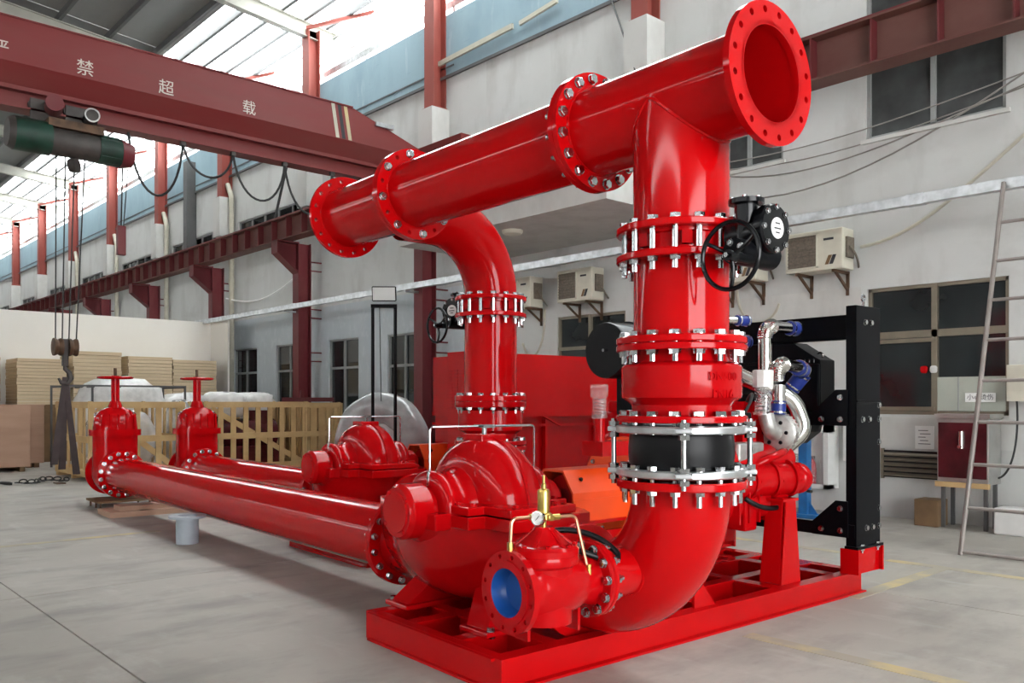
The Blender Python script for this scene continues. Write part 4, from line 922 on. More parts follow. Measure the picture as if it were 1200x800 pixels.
# tapered pedestal under the engine
b = MB(); c = M(.20, 2.78, 0)
def taper(b, c, z0, w0, d0, z1, w1, d1):
    vs = [(c.x + sx * w, c.y + sy * d, z) for z, w, d in ((z0, w0, d0), (z1, w1, d1)) for sx, sy in ((-1, -1), (1, -1), (1, 1), (-1, 1))]
    return b.add(vs, [(0, 3, 2, 1), (4, 5, 6, 7), (0, 1, 5, 4), (1, 2, 6, 5), (2, 3, 7, 6), (3, 0, 4, 7)])
taper(b, c, .175, .085, .125, .78, .07, .06); b.part('pedestal', RED, t, smooth=0, bevel=.006)
MB().extr([(-.125, .175), (.125, .175), (.06, .77), (-.06, .77)], (c.x + .088, c.y, 0), (0, 1, 0), (0, 0, 1), (1, 0, 0), .012).box(c.x - .1, c.x + .1, c.y - .1, c.y + .1, .77, .79).part('pedestal_plate', RED, t, smooth=0)
for y in (2.0, 2.9): b = MB(); taper(b, M(1.45, y, 0), .175, .07, .12, .8, .06, .07); b.part('pedestal', RED, t, smooth=0)
b = MB(); taper(b, M(.5, 2.05, 0), .175, .06, .14, .7, .05, .1); b.part('pedestal', RED, t, smooth=0)
# turbocharger
tc = M(.28, 2.86, 1.265); n_ = Vector((.25, -.97, 0)).normalized()
tb = MB().lathe(tc - n_ * .16, n_, [(0, 0), (.10, 0), (.13, .03), (.145, .07), (.145, .14), (.135, .15), (.135, .16), (.10, .175), (.055, .18)], 36).part('turbo_compressor', ALU, t, 'silver turbo compressor')
for q in range(28):
    a = 2 * PI * q / 28; e1, e2, _ = frame(n_); d = e1 * math.cos(a) + e2 * math.sin(a); MB().bar(tc - n_ * .10 + d * .146, tc - n_ * .03 + d * .146, .012, .008, up=d).part('fin', ALU, tb, smooth=0)
for q in range(6):
    a = 2 * PI * q / 6; d = e1 * math.cos(a) + e2 * math.sin(a); put('cap_bolt', bolt_mesh(.014, .01, 0, BLACKM, False), t, tc + n_ * .018 + d * .085, n_)
MB().lathe(tc - n_ * .16, -n_, [(.09, 0), (.13, .02), (.14, .08), (.12, .15), (.08, .17), (0, .17)], 32).part('turbo_turbine', REDC, t)
MB().tube(bez(tc + n_ * .01, tc + n_ * .10, tc + n_ * .14 + Vector((0, 0, .02)), tc + n_ * .13 + Vector((-.02, -.02, .14)), 10), .058, 20).part('inlet_elbow', ALU, t)
# capped breather bowl
def bowl(c, r, h, name, capm):
    MB().lathe(c, AX_Z, [(0, 0), (r * 1.15, 0), (r * 1.15, .02), (r, .025), (r, h * .62), (0, h * .62)], 24).part(name, CLEAR, t, 'clear ribbed plastic bowl')
    for k in range(6): MB().tube([c + Vector((r * .75 * math.cos(a), r * .75 * math.sin(a), h * .1 + k * h * .09)) for a in [2 * PI * q / 20 for q in range(20)]], .006, 6, closed=True).part('spring_coil', STEEL, t)
    MB().lathe(c + Vector((0, 0, h * .62)), AX_Z, [(0, 0), (r * 1.25, 0), (r * 1.3, h * .36), (r * 1.1, h * .38), (0, h * .38)], 10).part('bowl_cap', capm, t, 'pale translucent cap')
bowl(M(.255, 2.66, 1.40), .06, .33, 'breather_bowl', FILM)
bowl(M(.82, 1.53, 1.38), .05, .24, 'breather_bowl', CLEAR)
MB().cyl(M(.82, 1.53, 1.2), M(.82, 1.53, 1.38), .04, n=16).box(-.92, -.72, 1.46, 1.95, 1.12, 1.22).part('breather_mount', REDC, t)
# silver charge pipes with blue hoses
def spipe(pts, r, name='charge_pipe', m=CHROME, fr=.12): return MB().tube(fillet(pts, fr, 8), r, 20).part(name, m, t, smooth=60)
def hose(p, q, r): 
    h = MB().cyl(p, q, r, n=20).part('blue_hose', BLUEH, t, 'blue silicone hose'); p = Vector(p); q = Vector(q); d = (q - p)
    for k in (.15, .85): MB().lathe(p + d * k - d.normalized() * .006, d, [(r, 0), (r + .006, 0), (r + .006, .012), (r, .012)], 20).part('hose_clamp', STEEL, h)
def corr(c, e1, e2, R, a0, a1, r, n=26):
    pts = arc(c, e1, e2, R, a0, a1, n); MB().tube(pts, r, 18, radii=[r * (1.12 if k % 2 else .96) for k in range(n + 1)]).part('corrugated_bend', CHROME, t, smooth=0)
# tall pipe: rises, bends back to the radiator
spipe([M(.42, 2.93, 1.35), M(.42, 2.93, 1.98)], .052)
corr(M(.42, 3.03, 1.98), (0, -1, 0), (0, 0, 1), .10, 0, PI / 2, .055)
spipe([M(.42, 3.03, 2.08), M(.42, 3.28, 2.08)], .045)
hose(M(.42, 3.26, 2.08), M(.42, 3.37, 2.08), .055)
# second pipe: corrugated swan neck over the turbo
spipe([M(.28, 2.90, 1.42), M(.29, 2.92, 1.62)], .05); hose(M(.28, 2.89, 1.40), M(.28, 2.90, 1.50), .056)
corr(M(.31, 3.02, 1.68), (0, -1, 0), (0, 0, 1), .10, -.3, PI / 2, .055)
spipe([M(.31, 3.02, 1.78), M(.30, 3.22, 1.76)], .048)
hose(M(.30, 3.20, 1.76), M(.32, 3.30, 1.74), .062); hose(M(.33, 3.33, 1.72), M(.42, 3.30, 1.60), .062)
# third pipe: from the manifold under the turbo, curving to the turbine
spipe([M(.55, 2.45, 1.78), M(.40, 2.86, 1.62), M(.26, 3.08, 1.52), M(.20, 3.13, 1.28), M(.30, 3.05, 1.16)], .062, fr=.16)
spipe([M(.8, 2.3, 2.0), M(.75, 2.9, 1.98)], .03); hose(M(.72, 2.98, 1.98), M(.70, 3.12, 1.98), .05)
spipe([M(.6, 2.6, 2.12), M(.55, 2.75, 2.12)], .028); hose(M(.55, 2.75, 2.12), M(.52, 2.86, 2.12), .04)
# air cleaner
b = MB().lathe(M(.95, 1.72, 1.87), AX_V, [(0, 0), (.20, .0), (.205, .012), (.205, .55), (.0, .55)], 40); ac = b.part('air_cleaner', BLACK, t, 'black round air cleaner')
MB().cyl(M(.95, 1.70, 1.87), M(.95, 1.72, 1.87), .012, n=8).part('wing_nut', STEEL, ac); MB().box(-1.05, -.85, 1.95, 2.1, 1.4, 1.7).part('cleaner_bracket', BLACKM, t, smooth=0)
b = MB().lathe(M(1.0, 2.0, 1.92), AX_V, [(0, 0), (.18, 0), (.18, .5), (0, .5)], 36); b.part('air_cleaner', BLACK, t, 'black round air cleaner')
MB().extr([(0, 0), (.06, -.06), (.12, 0), (.06, .06)], M(.66, 1.905, 1.08), (1, 0, .0), (0, 0, 1), (0, -1, 0), .006).part('rating_plate', STEEL, t, smooth=0)

# ---------------------------------------------------------------- radiator frame
t = mthing('radiator_frame', 'tall black bolted radiator frame at the right end of the near skid', 'frame', .7, 3.5, .175)
for u in (-.03, 1.36):
    b = MB(); z0, z1 = .385, 2.235; x = -u
    b.box(x - .012, x, 3.35, 3.72, z0, z1).box(x - .085, x, 3.35, 3.362, z0, z1).box(x - .085, x, 3.708, 3.72, z0, z1)
    b.box(x - .01, x + .008, 3.35, 3.72, 1.49, 1.51); b.part('post', BLACKM, t, smooth=0, bevel=.003)
    MB().box(x - .09, x + .02, 3.34, 3.735, .365, .385).part('foot_plate', BLACKM, t, smooth=0)
    MB().box(x - .08, x - .01, 3.36, 3.71, 2.225, 2.237).part('post_cap', BLACKM, t, smooth=0)
    st = MB().box(x - .01, x + .0, 3.36, 3.70, .175, .365).box(x - .12, x + .03, 3.33, 3.35, .175, .365).box(x - .12, x + .03, 3.70, 3.72, .175, .365).part('stand', RED, t, smooth=0)
    for y, z in ((3.48, 2.11), (3.57, 2.11), (3.44, 1.36), (3.54, 1.36), (3.69, 1.36), (3.69, 1.47), (3.69, 1.18), (3.50, .52), (3.59, .52), (3.69, .52), (3.69, .66)):
        put('frame_bolt', bolt_mesh(.022, .01, 0, None, False), t, M(u - .0, y, z), (1, 0, 0))
    for y in (3.42, 3.66): put('foot_bolt', bolt_mesh(.018, .02, .02), t, M(u - .01, y, .387), AX_Z)
MB().box(-1.36, -.04, 3.38, 3.40, 1.98, 2.17).box(-1.36, -.04, 3.38, 3.46, 2.15, 2.17).box(-1.36, -.04, 3.38, 3.46, 1.98, 2.0).part('top_beam', BLACKM, t, smooth=0)
for z in (1.31, .45):
    MB().box(-1.36, .02, 3.345, 3.36, z, z + .10).box(-1.36, .02, 3.345, 3.5, z, z + .015).part('cross_beam', BLACKM, t, smooth=0)
    MB().extr([(0, 0), (.30, 0), (.30, .10), (.10, .28), (0, .28)] if z > 1 else [(0, 0), (.30, 0), (.30, .10), (.10, .28), (0, .28)], M(.03, 3.342, z), (-1, 0, 0), (0, 0, 1), (0, -1, 0), .012).part('gusset', BLACKM, t, smooth=0)
    for a, c in ((.08, .22), (.08, .05), (.24, .05)): put('frame_bolt', bolt_mesh(.022, .01, 0, None, False), t, M(.03 + a - .02, 3.33, z + c), -AX_V)
MB().tube([M(.01, 3.53, 2.237), M(.01, 3.53, 2.28)], .012, 8).tube([M(.01, 3.53, 2.305) + Vector((0, math.cos(a), math.sin(a))) * .025 for a in [2 * PI * k / 12 for k in range(12)]], .008, 6, closed=True).part('lifting_eye', STEEL, t)
# intercooler box hanging in the frame
t = mthing('intercooler_box', 'black charge air cooler box hanging inside the radiator frame', 'cooler', .75, 3.3, 1.3)
b = MB(); b.extr([(.30, 1.36), (.30, 1.83), (.34, 1.85), (.55, 1.98), (1.2, 1.98), (1.2, 1.15), (.55, 1.15), (.42, 1.25), (.40, 1.33)], (0, 3.40, 0), (-1, 0, 0), (0, 0, 1), (0, 1, 0), .22); b.part('casing', BLACKM, t, smooth=0, bevel=.006)
MB().box(-.58, -.30, 3.37, 3.40, 1.42, 1.80).part('side_cover', BLACKM, t, smooth=0, bevel=.01)
for k in range(7): put('cover_screw', bolt_mesh(.012, .01, 0, BLACK, False), t, M(.35 + k * .04, 3.39, 1.83), AX_Z)
MB().tube([M(.36, 3.5, 1.87) + Vector((math.cos(a), 0, math.sin(a))) * .025 for a in [2 * PI * k / 12 for k in range(12)]], .008, 6, closed=True).part('lifting_eye', STEEL, t)
for k in range(6): MB().box(-1.2, -.62, 3.385, 3.40, 1.2 + k * .12, 1.23 + k * .12).part('fin_row', BLACK, t, smooth=0)

for nm in ('radiator_frame', 'intercooler_box'):
    bpy.data.objects[nm].location += Matrix.Rotation(ROT, 3, 'Z') @ Vector((.02, .08, 0))
# ---------------------------------------------------------------- far engine enclosure
t = mthing('engine_enclosure', 'big red sheet steel engine enclosure behind the far riser', 'enclosure', 4.4, 3.6, .175)
x0, x1, y0, y1 = -5.0, -3.75, 2.98, 5.4
MB().box(x0, x1, y0, y1, 1.36, 2.02).part('upper_casing', RED, t, smooth=0, bevel=.008)
MB().box(x0 + .02, x1 - .06, y0 + .02, y1, .175, 1.36).part('lower_casing', REDC, t, smooth=0, bevel=.008)
MB().box(x0, x1 + .03, y0 - .01, y1, 1.33, 1.37).box(x0, x1 + .01, y0 - .01, y1, 1.22, 1.25).part('ledge', RED, t, smooth=0)
for y in (3.65, 4.45): MB().box(x1 - .06, x1 + .0, y, y + .035, .2, 1.3).part('stiffener', RED, t, smooth=0)
MB().extr([(0, 1.37), (.35, 1.22), (.40, 1.22), (.05, 1.37)], (x1, 3.5, 0), (0, 1, 0), (0, 0, 1), (1, 0, 0), .03).part('brace', RED, t, smooth=0)
for i in range(12):
    for j in range(3): MB().box(-4.17 + j * .1, -4.10 + j * .1, 2.614, 2.62, 1.42 + i * .036, 1.44 + i * .036).part('vent_slot', REDC, t, smooth=0)
MB().box(-4.2, x1, 2.62, y0, .175, 2.03).part('end_box', RED, t, smooth=0, bevel=.008)
MB().box(-4.22, x1 + .03, 2.60, y0, 1.33, 1.37).part('end_ledge', RED, t, smooth=0)
# =================================================================== BRIDGE CRANE
XC = -14.0
t = thing('bridge_crane', 'faded red overhead crane girder spanning across the hall', 'crane', (XC, 5, 5.72))
P = [(-.33, 6.92), (.33, 6.92), (.33, 6.30), (.14, 6.04), (.14, 5.98), (-.14, 5.98), (-.14, 6.04), (-.33, 6.30)]
b = MB(); b.extr(P, (XC, -12, 0), (1, 0, 0), (0, 0, 1), (0, 1, 0), 20.4)
b.part('box_girder', CRANE, t, smooth=0)
b = MB(); vs = [(XC + a, 8.4, z) for a, z in P] + [(XC + a * .8, 9.95, z if z < 6.5 else 6.48) for a, z in P]; n = len(P)
b.add(vs, [tuple(range(n - 1, -1, -1)), tuple(range(n, 2 * n))] + [(i, (i + 1) % n, (i + 1) % n + n, i + n) for i in range(n)]); b.part('tapered_end', CRANE, t, smooth=0)
MB().box(XC - .35, XC + .35, -12, 8.4, 6.92, 6.94).part('top_plate', CRANE, t, smooth=0)
MB().box(XC - .015, XC + .015, -12, 9.6, 5.74, 5.98).box(XC - .16, XC + .16, -12, 9.6, 5.72, 5.75).part('hoist_rail', CRANE, t, smooth=0)
MB().box(XC - 1.6, XC + 1.6, 9.95, 10.3, 6.22, 6.5).part('end_carriage', CRANE, t, smooth=0, bevel=.01)
for dx in (-1.3, 1.3): MB().cyl((XC + dx, 10.02, 6.3), (XC + dx, 10.22, 6.3), .14, n=24).part('wheel', GRIME, t)
for k in range(3): MB().extr([(8.05 + k * .13, 6.31), (8.12 + k * .13, 6.31), (8.02 + k * .13, 6.91), (7.95 + k * .13, 6.91)], (XC + .331, 0, 0), (0, 1, 0), (0, 0, 1), (1, 0, 0), .003).part('hazard_stripe', (PVC, INK, YELLOW)[k], t, smooth=0)
MB().box(XC + .1, XC + .35, 8.9, 9.3, 6.7, 6.78).part('junction_box', GALV, t, smooth=0)
for ch, y in (('严', 2.70), ('禁', 3.81), ('超', 5.0), ('载', 6.38)): text_part(ch, .25, t, (XC + .333, y, 6.44), (0, 1, 0), (0, 0, 1), TEXTW, 'stencil_character', .003)
# ---- hoist
t = thing('electric_hoist', 'dirty green wire rope hoist hanging under the crane girder', 'hoist', (XC, 3.7, 5.1), )
hx = XC + .25
MB().cyl((hx, 3.35, 5.30), (hx, 4.0, 5.30), .20, n=28).part('rope_drum', GRIME, t)
MB().cyl((hx, 2.88, 5.32), (hx, 3.35, 5.32), .24, n=28).part('gear_case', HOISTG, t); MB().cyl((hx, 2.80, 5.32), (hx, 2.88, 5.32), .20, .24, 28).part('gear_case_end', GRIME, t)
MB().cyl((hx, 4.0, 5.30), (hx, 4.32, 5.30), .21, n=24).part('motor', HOISTG, t); MB().cyl((hx, 4.32, 5.29), (hx, 4.5, 5.29), .22, .17, 24).part('motor_end', MAROON, t)
for k in range(10):
    a = 2 * PI * k / 10; MB().box(hx + .2 * math.cos(a) - .01, hx + .2 * math.cos(a) + .01, 4.02, 4.3, 5.30 + .2 * math.sin(a) - .01, 5.30 + .2 * math.sin(a) + .02).part('motor_fin', HOISTG, t, smooth=0)
MB().box(XC - .1, XC + .42, 3.3, 4.05, 5.48, 5.6).part('suspension_plate', RUSTY, t, smooth=0)
for y in (3.28, 3.75):
    MB().box(XC + .12, XC + .16, y - .16, y + .16, 5.55, 5.9).part('trolley_cheek', GRIME, t, smooth=0)
    for d in (-.1, .1): MB().cyl((XC + .06, y + d, 5.82), (XC + .13, y + d, 5.82), .08, n=20).part('trolley_wheel', GRIME, t)
MB().cyl((XC + .16, 3.42, 5.80), (XC + .48, 3.36, 5.80), .12, n=24).part('travel_motor', MAROON, t); MB().cyl((XC + .16, 3.92, 5.72), (XC + .50, 3.86, 5.72), .10, n=24).part('travel_motor', GRIME, t)
MB().lathe((XC + .50, 3.86, 5.72), (1, -.17, 0), [(.085, 0), (.105, 0), (.105, .02), (.085, .02), (.085, 0)], 24).part('motor_ring', ALU, t)
MB().cyl((hx + .03, 3.62, 4.98), (hx + .1, 3.7, 4.98), .1, n=20).part('rope_guide', GRIME, t)
# ---- hook block with ropes
t = thing('hook_block', 'rusty twin sheave hook block on four wire ropes', 'hook block', (XC + .2, 3.6, 1.95))
c = Vector((XC + .2, 3.57, 2.30))
for s in (-1, 1): MB().lathe(c + Vector((0, s * .04, 0)), (0, s, 0), [(0, 0), (.13, 0), (.13, .03), (.11, .06), (.13, .10), (.13, .12), (.05, .14), (0, .14)], 28).part('sheave', RUSTY, t)
MB().box(c.x - .04, c.x + .04, c.y - .04, c.y + .04, c.z - .28, c.z + .12).part('shank', GRIME, t, smooth=0, bevel=.01)
MB().tube([c + Vector((0, .0, -.26)), c + Vector((0, .0, -.32)), c + Vector((0, .06, -.38)), c + Vector((0, .08, -.46)), c + Vector((0, .03, -.54)), c + Vector((0, -.05, -.53)), c + Vector((0, -.09, -.46))], .03, 12, radii=[.03, .032, .035, .04, .038, .03, .015]).part('hook', GRIME, t)
for dy, z in ((-.13, 0), (-.04, 0), (.05, 0), (.15, 0)): MB().cyl((c.x, c.y + dy, c.z + .05), (hx, 3.62 + dy * 1.4, 5.2), .010, n=8).part('wire_rope', CABLE, t)
b = MB(); c2 = c + Vector((0, 0, -.5))
for k, (dx, dy) in enumerate(((.02, -.10), (.05, .02), (-.04, .10), (.06, .06))):
    zt = .35 + .08 * k; b.extr([(-.035, 0), (.035, 0), (.05, -1), (-.05, -1)], c2 + Vector((0, 0, .06)), (0, 1, 0), (dx, dy * 1.6, c2.z - zt), (1, 0, 0), .012)
b.single('lifting_sling', STRAP, 'dark webbing slings hanging from the hook to the floor', 'sling', (c2.x, c2.y, .3), smooth=0)
# pendant and festoon cable
t = thing('crane_pendant', 'red push button pendant hanging on a cable below the hoist', 'pendant', (XC + .3, 4.4, 4.0))
pz = Vector((XC + .2, 4.36, 0)); MB().box(pz.x - .05, pz.x + .05, pz.y - .06, pz.y + .06, 3.75, 4.2).part('box', MAROON, t, smooth=0, bevel=.01)
MB().tube([(pz.x, pz.y, 4.2), (pz.x, pz.y + .02, 5.1)], .012, 8).part('cable', CABLE, t); MB().tube([(pz.x + .02, pz.y + .03, 4.2), (pz.x, pz.y + .1, 5.1)], .008, 8).part('cable', CABLE, t)
t = thing('festoon_cable', 'black festoon cable looping below the crane girder', 'cable', (XC + .2, 7, 5))
ypts = [4.5, 5.35, 6.2, 7.15, 8.1, 8.9]
for k in range(5):
    y0_, y1_ = ypts[k], ypts[k + 1]; d = (.95, .5, .75, .85, .8)[k]; z0 = 5.7
    MB().tube(bez((XC + .1, y0_, z0), (XC + .15, y0_ + .1, z0 - d * 1.3), (XC + .15, y1_ - .1, z0 - d * 1.3), (XC + .1, y1_, z0)), .02, 8).part('cable_loop', CABLE, t)
    MB().box(XC + .06, XC + .14, y1_ - .04, y1_ + .04, 5.66, 5.76).part('cable_trolley', GRIME, t, smooth=0)
MB().tube([(-20.0, 10.7, 9.0), (-20.4, 10.2, 6.1)], .035, 8).single('dark_stay_pole', CABLE, 'dark slanting pole in front of the roof post left of the header', 'pole', (-20.4, 10.2, 6.1))
MB().tube([(-21.4, 10.5, 9.9), (-18.9, 10.6, 7.4)], .035, 8).single('slanting_conduit', GALV, 'pale slanting conduit crossing the dark pole by the roof posts', 'conduit', (-18.9, 10.6, 7.4))

# =================================================================== STORED GOODS ON THE LEFT
def fiber(y0, y1, z0, z1, x, label, k):
    t = thing('board_stack', label, 'board stack', (x - .6, (y0 + y1) / 2, z0), 'stacks of pale board')
    n = 14; h = (z1 - z0) / n
    for i in range(n):
        j = random.uniform(-.012, .012); MB().box(x - 1.2, x + j, y0 + j, y1 + random.uniform(-.01, .01), z0 + i * h, z0 + (i + 1) * h - .008).part('board_bundle', CARD, t, smooth=0)
pal = thing('wooden_pallet_row', 'low row of brown wooden cases carrying the pale board stacks', 'wooden case', (-23.8, 7, 0))
for k, (y0, y1) in enumerate(((3.0, 5.1), (5.15, 7.4), (7.45, 10.0))):
    MB().box(-24.6, -23.4, y0, y1, 0, 1.40).part('case', BROWN if k else PLY, pal, smooth=0); MB().box(-24.62, -23.35, y0, y1, 1.38, 1.42).part('lid', BROWN, pal, smooth=0)
    for q in range(4): MB().box(-23.4, -23.37, y0 + .1 + q * .6, y0 + .2 + q * .6, .1, 1.36).part('batten', PLY, pal, smooth=0)
fiber(3.4, 4.63, 1.42, 2.56, -23.4, 'pale board stack at the left edge of the picture', 0)
fiber(5.0, 6.1, 1.42, 2.56, -23.45, 'pale board stack just left of the hook block', 1)
fiber(6.25, 7.4, 1.42, 2.78, -23.4, 'tallest pale board stack, behind the near gate valve', 2)
fiber(7.55, 8.68, 1.42, 2.69, -23.3, 'pale board stack behind the far gate valve', 3)
fiber(8.75, 9.95, 1.42, 2.64, -23.4, 'rightmost pale board stack next to the drain pipe', 4)
def plybox(x0, x1, y0, y1, h, label):
    t = thing('plywood_box', label, 'box', ((x0 + x1) / 2, (y0 + y1) / 2, 0), 'plywood boxes')
    MB().box(x0, x1, y0, y1, .1, h).part('panelling', PLY, t, smooth=0, bevel=.006)
    MB().box(x0 - .01, x1 + .015, y0 - .02, y1 + .02, h, h + .02).part('lid', PLY, t, smooth=0)
    for y in (y0 + .1, y1 - .2): MB().box(x0, x1, y, y + .1, 0, .1).part('runner', BROWN, t, smooth=0)
    MB().box(x1, x1 + .004, y1 - .8, y1 - .72, h - .22, h - .19).part('hand_slot', DARK, t, smooth=0)
plybox(-21.9, -20.5, 2.6, 4.62, 1.41, 'big reddish plywood box at the left edge of the picture')
plybox(-22.6, -21.6, 4.7, 5.15, 1.41, 'narrow plywood box right behind the big plywood box')
# thin steel rack
t = thing('steel_rack', 'thin dark steel tube rack around wrapped goods behind the first crate', 'rack', (-20.6, 6, 0))
for x in (-21.4, -20.0):
    for y in (5.25, 7.75): MB().box(x - .02, x + .02, y - .02, y + .02, 0, 1.86).part('post', DARKST, t, smooth=0)
    MB().box(x - .02, x + .02, 5.25, 7.75, 1.82, 1.86).part('rail', DARKST, t, smooth=0)
for y in (5.25, 5.75, 6.3, 7.75): MB().box(-21.4, -20.0, y - .015, y + .015, 1.8, 1.84).part('rail', DARKST, t, smooth=0)
MB().box(-20.02, -19.98, 5.7, 5.74, 1.2, 1.84).part('hanger', DARKST, t, smooth=0)
def lump(name, c, r, m, label, cat, group=None, seed=1):
    rnd = random.Random(seed); b = MB(); n, mm = 22, 12; vs = []; fs = []
    for i in range(mm + 1):
        ph = -PI / 2 + PI * i / mm
        for k in range(n):
            th = 2 * PI * k / n; q = 1 + rnd.uniform(-.07, .07)
            cx = abs(math.cos(th))**.6 * (1 if math.cos(th) > 0 else -1); sy = abs(math.sin(th))**.6 * (1 if math.sin(th) > 0 else -1)
            z = math.sin(ph); z = abs(z)**.75 * (1 if z > 0 else -1); cp = math.cos(ph)**.5 if math.cos(ph) > 0 else 0
            vs.append((c[0] + r[0] * cp * cx * q, c[1] + r[1] * cp * sy * q, c[2] + r[2] * z * q))
    for i in range(mm):
        for k in range(n): fs.append((i * n + k, i * n + (k + 1) % n, (i + 1) * n + (k + 1) % n, (i + 1) * n + k))
    return b.add(vs, fs).single(name, m, label, cat, (c[0], c[1], c[2] - r[2]), group, smooth=60)
lump('wrapped_goods', (-20.7, 6.5, 1.0), (.6, 1.0, .98), FILM, 'white plastic wrapped bundle inside the steel rack', 'wrapped goods', 'wrapped goods', 2)
lump('wrapped_goods', (-22.3, 8.6, .85), (.6, .8, .85), FILM, 'white wrapped bundle behind the steel rack', 'wrapped goods', 'wrapped goods', 3)
lump('wrapped_goods', (-18.1, 6.95, .72), (.4, .3, .78), PLASTIC, 'clear film wrapped parcel standing between the two slatted crates', 'wrapped goods', 'wrapped goods', 4)
# slatted crates
def crate(x0, x1, y0, y1, h, label, ns, nw, wide=.11, diag=True):
    t = thing('slatted_crate', label, 'crate', ((x0 + x1) / 2, (y0 + y1) / 2, 0), 'slatted pine crates')
    def slat(a, bb, w, th=.03, up=None): MB().bar(a, bb, w, th, up=up).part('slat', PINE, t, smooth=0)
    for x in (x0, x1):
        for z in (.14, h * .52, h - .07): MB().box(x - .02, x + .02, y0, y1, z - .06, z + .06).part('rail', PINE, t, smooth=0)
        for k in range(ns):
            y = y0 + .06 + (y1 - y0 - .12) * k / (ns - 1); MB().box(x - .045, x - .02, y - wide / 2, y + wide / 2, .06, h - .02).part('slat', PINE, t, smooth=0)
    for y in (y0, y1):
        for z in (.14, h * .52, h - .07): MB().box(x0, x1, y - .02, y + .02, z - .06, z + .06).part('rail', PINE, t, smooth=0)
        for k in range(nw):
            x = x0 + .06 + (x1 - x0 - .12) * k / (nw - 1); MB().box(x - wide / 2, x + wide / 2, y + .02, y + .045, .06, h - .02).part('slat', PINE, t, smooth=0)
    if diag:
        MB().bar((x1 - .055, y0 + .15, h - .15), (x1 - .055, y1 - .15, .2), .02, .11).part('diagonal', PINE, t, smooth=0)
    for x in (x0 + .1, (x0 + x1) / 2, x1 - .1): MB().box(x - .05, x + .05, y0, y1, 0, .08).part('skid', PINE, t, smooth=0)
    MB().box(x0, x1, y0, y1, .08, .1).part('floor_board', PINE, t, smooth=0)
    for y in (y0 + .03, y1 - .03):
        for x in (x0 + .03, x1 - .03): MB().box(x - .03, x + .03, y - .03, y + .03, 0, h).part('corner_post', PINE, t, smooth=0)
    return t
crate(-19.2, -17.0, 4.8, 6.55, 1.5, 'slatted pine crate behind the near gate valve', 5, 7)
crate(-18.6, -17.0, 7.0, 9.3, 1.5, 'long slatted pine crate behind the far suction pipe', 9, 5)
crate(-18.9, -17.3, 9.36, 10.3, 1.48, 'closely boarded pine crate beside the wrapped ring', 5, 5, .17, False)
lump('crated_machine', (-18.0, 5.65, .70), (.7, .6, .6), PLASTIC, 'film wrapped machine inside the crate behind the near gate valve', 'machine', None, 5)
t = thing('crated_pump', 'dark red pump parts inside the long slatted crate', 'pump', (-17.9, 8.1, .1))
MB().box(-18.3, -17.5, 7.3, 9.0, .1, .55).part('base', REDW, t, smooth=0, bevel=.03); MB().cyl((-17.9, 7.4, .8), (-17.9, 8.9, .8), .32, n=24).part('casing', REDW, t); MB().cyl((-17.9, 7.7, .8), (-17.9, 7.7, 1.35), .2, n=20).part('nozzle', REDW, t); MB().cyl((-17.9, 8.6, .8), (-17.9, 8.6, 1.3), .25, n=20).part('nozzle', REDW, t)
lump('wrapped_goods', (-18.0, 7.8, 1.42), (.45, .45, .28), FILM, 'white film heap on top of the long crate at its left end', 'wrapped goods', 'wrapped goods', 6)
lump('wrapped_goods', (-18.9, 8.9, 1.40), (.4, .5, .30), FILM, 'white film heap on top of the long crate at its right end', 'wrapped goods', 'wrapped goods', 7)
MB().ibeam((-18.4, 9.4, 1.54), (-18.1, 10.6, 1.54), .1, .1).box(-18.3, -18.22, 9.8, 9.88, 1.59, 1.75).single('red_beam_offcut', MAROON, 'short dark red beam lying on the boarded crate', 'beam', (-18.2, 10, 1.49), smooth=0)
MB().box(-20.9, -20.5, 9.5, 9.9, 0, 1.6).box(-20.95, -20.45, 9.45, 9.95, 1.6, 1.64).single('green_bin', HOISTG, 'small dark green bin in front of the wall windows', 'bin', (-20.7, 9.7, 0), smooth=0)
# wrapped ring
W_ = MC + Matrix.Rotation(ROT, 3, 'Z') @ M(6.2, 3.0, 0)
t = thing('wrapped_hose_coil', 'grey film wrapped ring standing behind the far pump', 'wrapped ring', (W_.x, W_.y, 0))
cw = Vector((W_.x, W_.y, .98)); nw_ = Vector((.55, -.83, 0)).normalized(); e1, e2, _ = frame(nw_)
MB().tube([cw + (e1 * math.cos(a) + e2 * math.sin(a)) * .43 for a in [2 * PI * k / 48 for k in range(48)]], .21, 20, closed=True, radii=[.21 + .006 * math.sin(k * 1.1) for k in range(48)]).part('ring', SILVW, t, smooth=60)
MB().lathe(cw, nw_, [(0, -.06), (.26, -.05), (.26, .05), (0, .06)], 28).part('inner_disc', PLASTIC, t)
MB().box(W_.x - .4, W_.x + .4, W_.y - .4, W_.y + .4, 0, .12).box(W_.x - .3, W_.x + .3, W_.y - .3, W_.y + .3, .12, .36).part('timber_cradle', PINE, t, smooth=0)
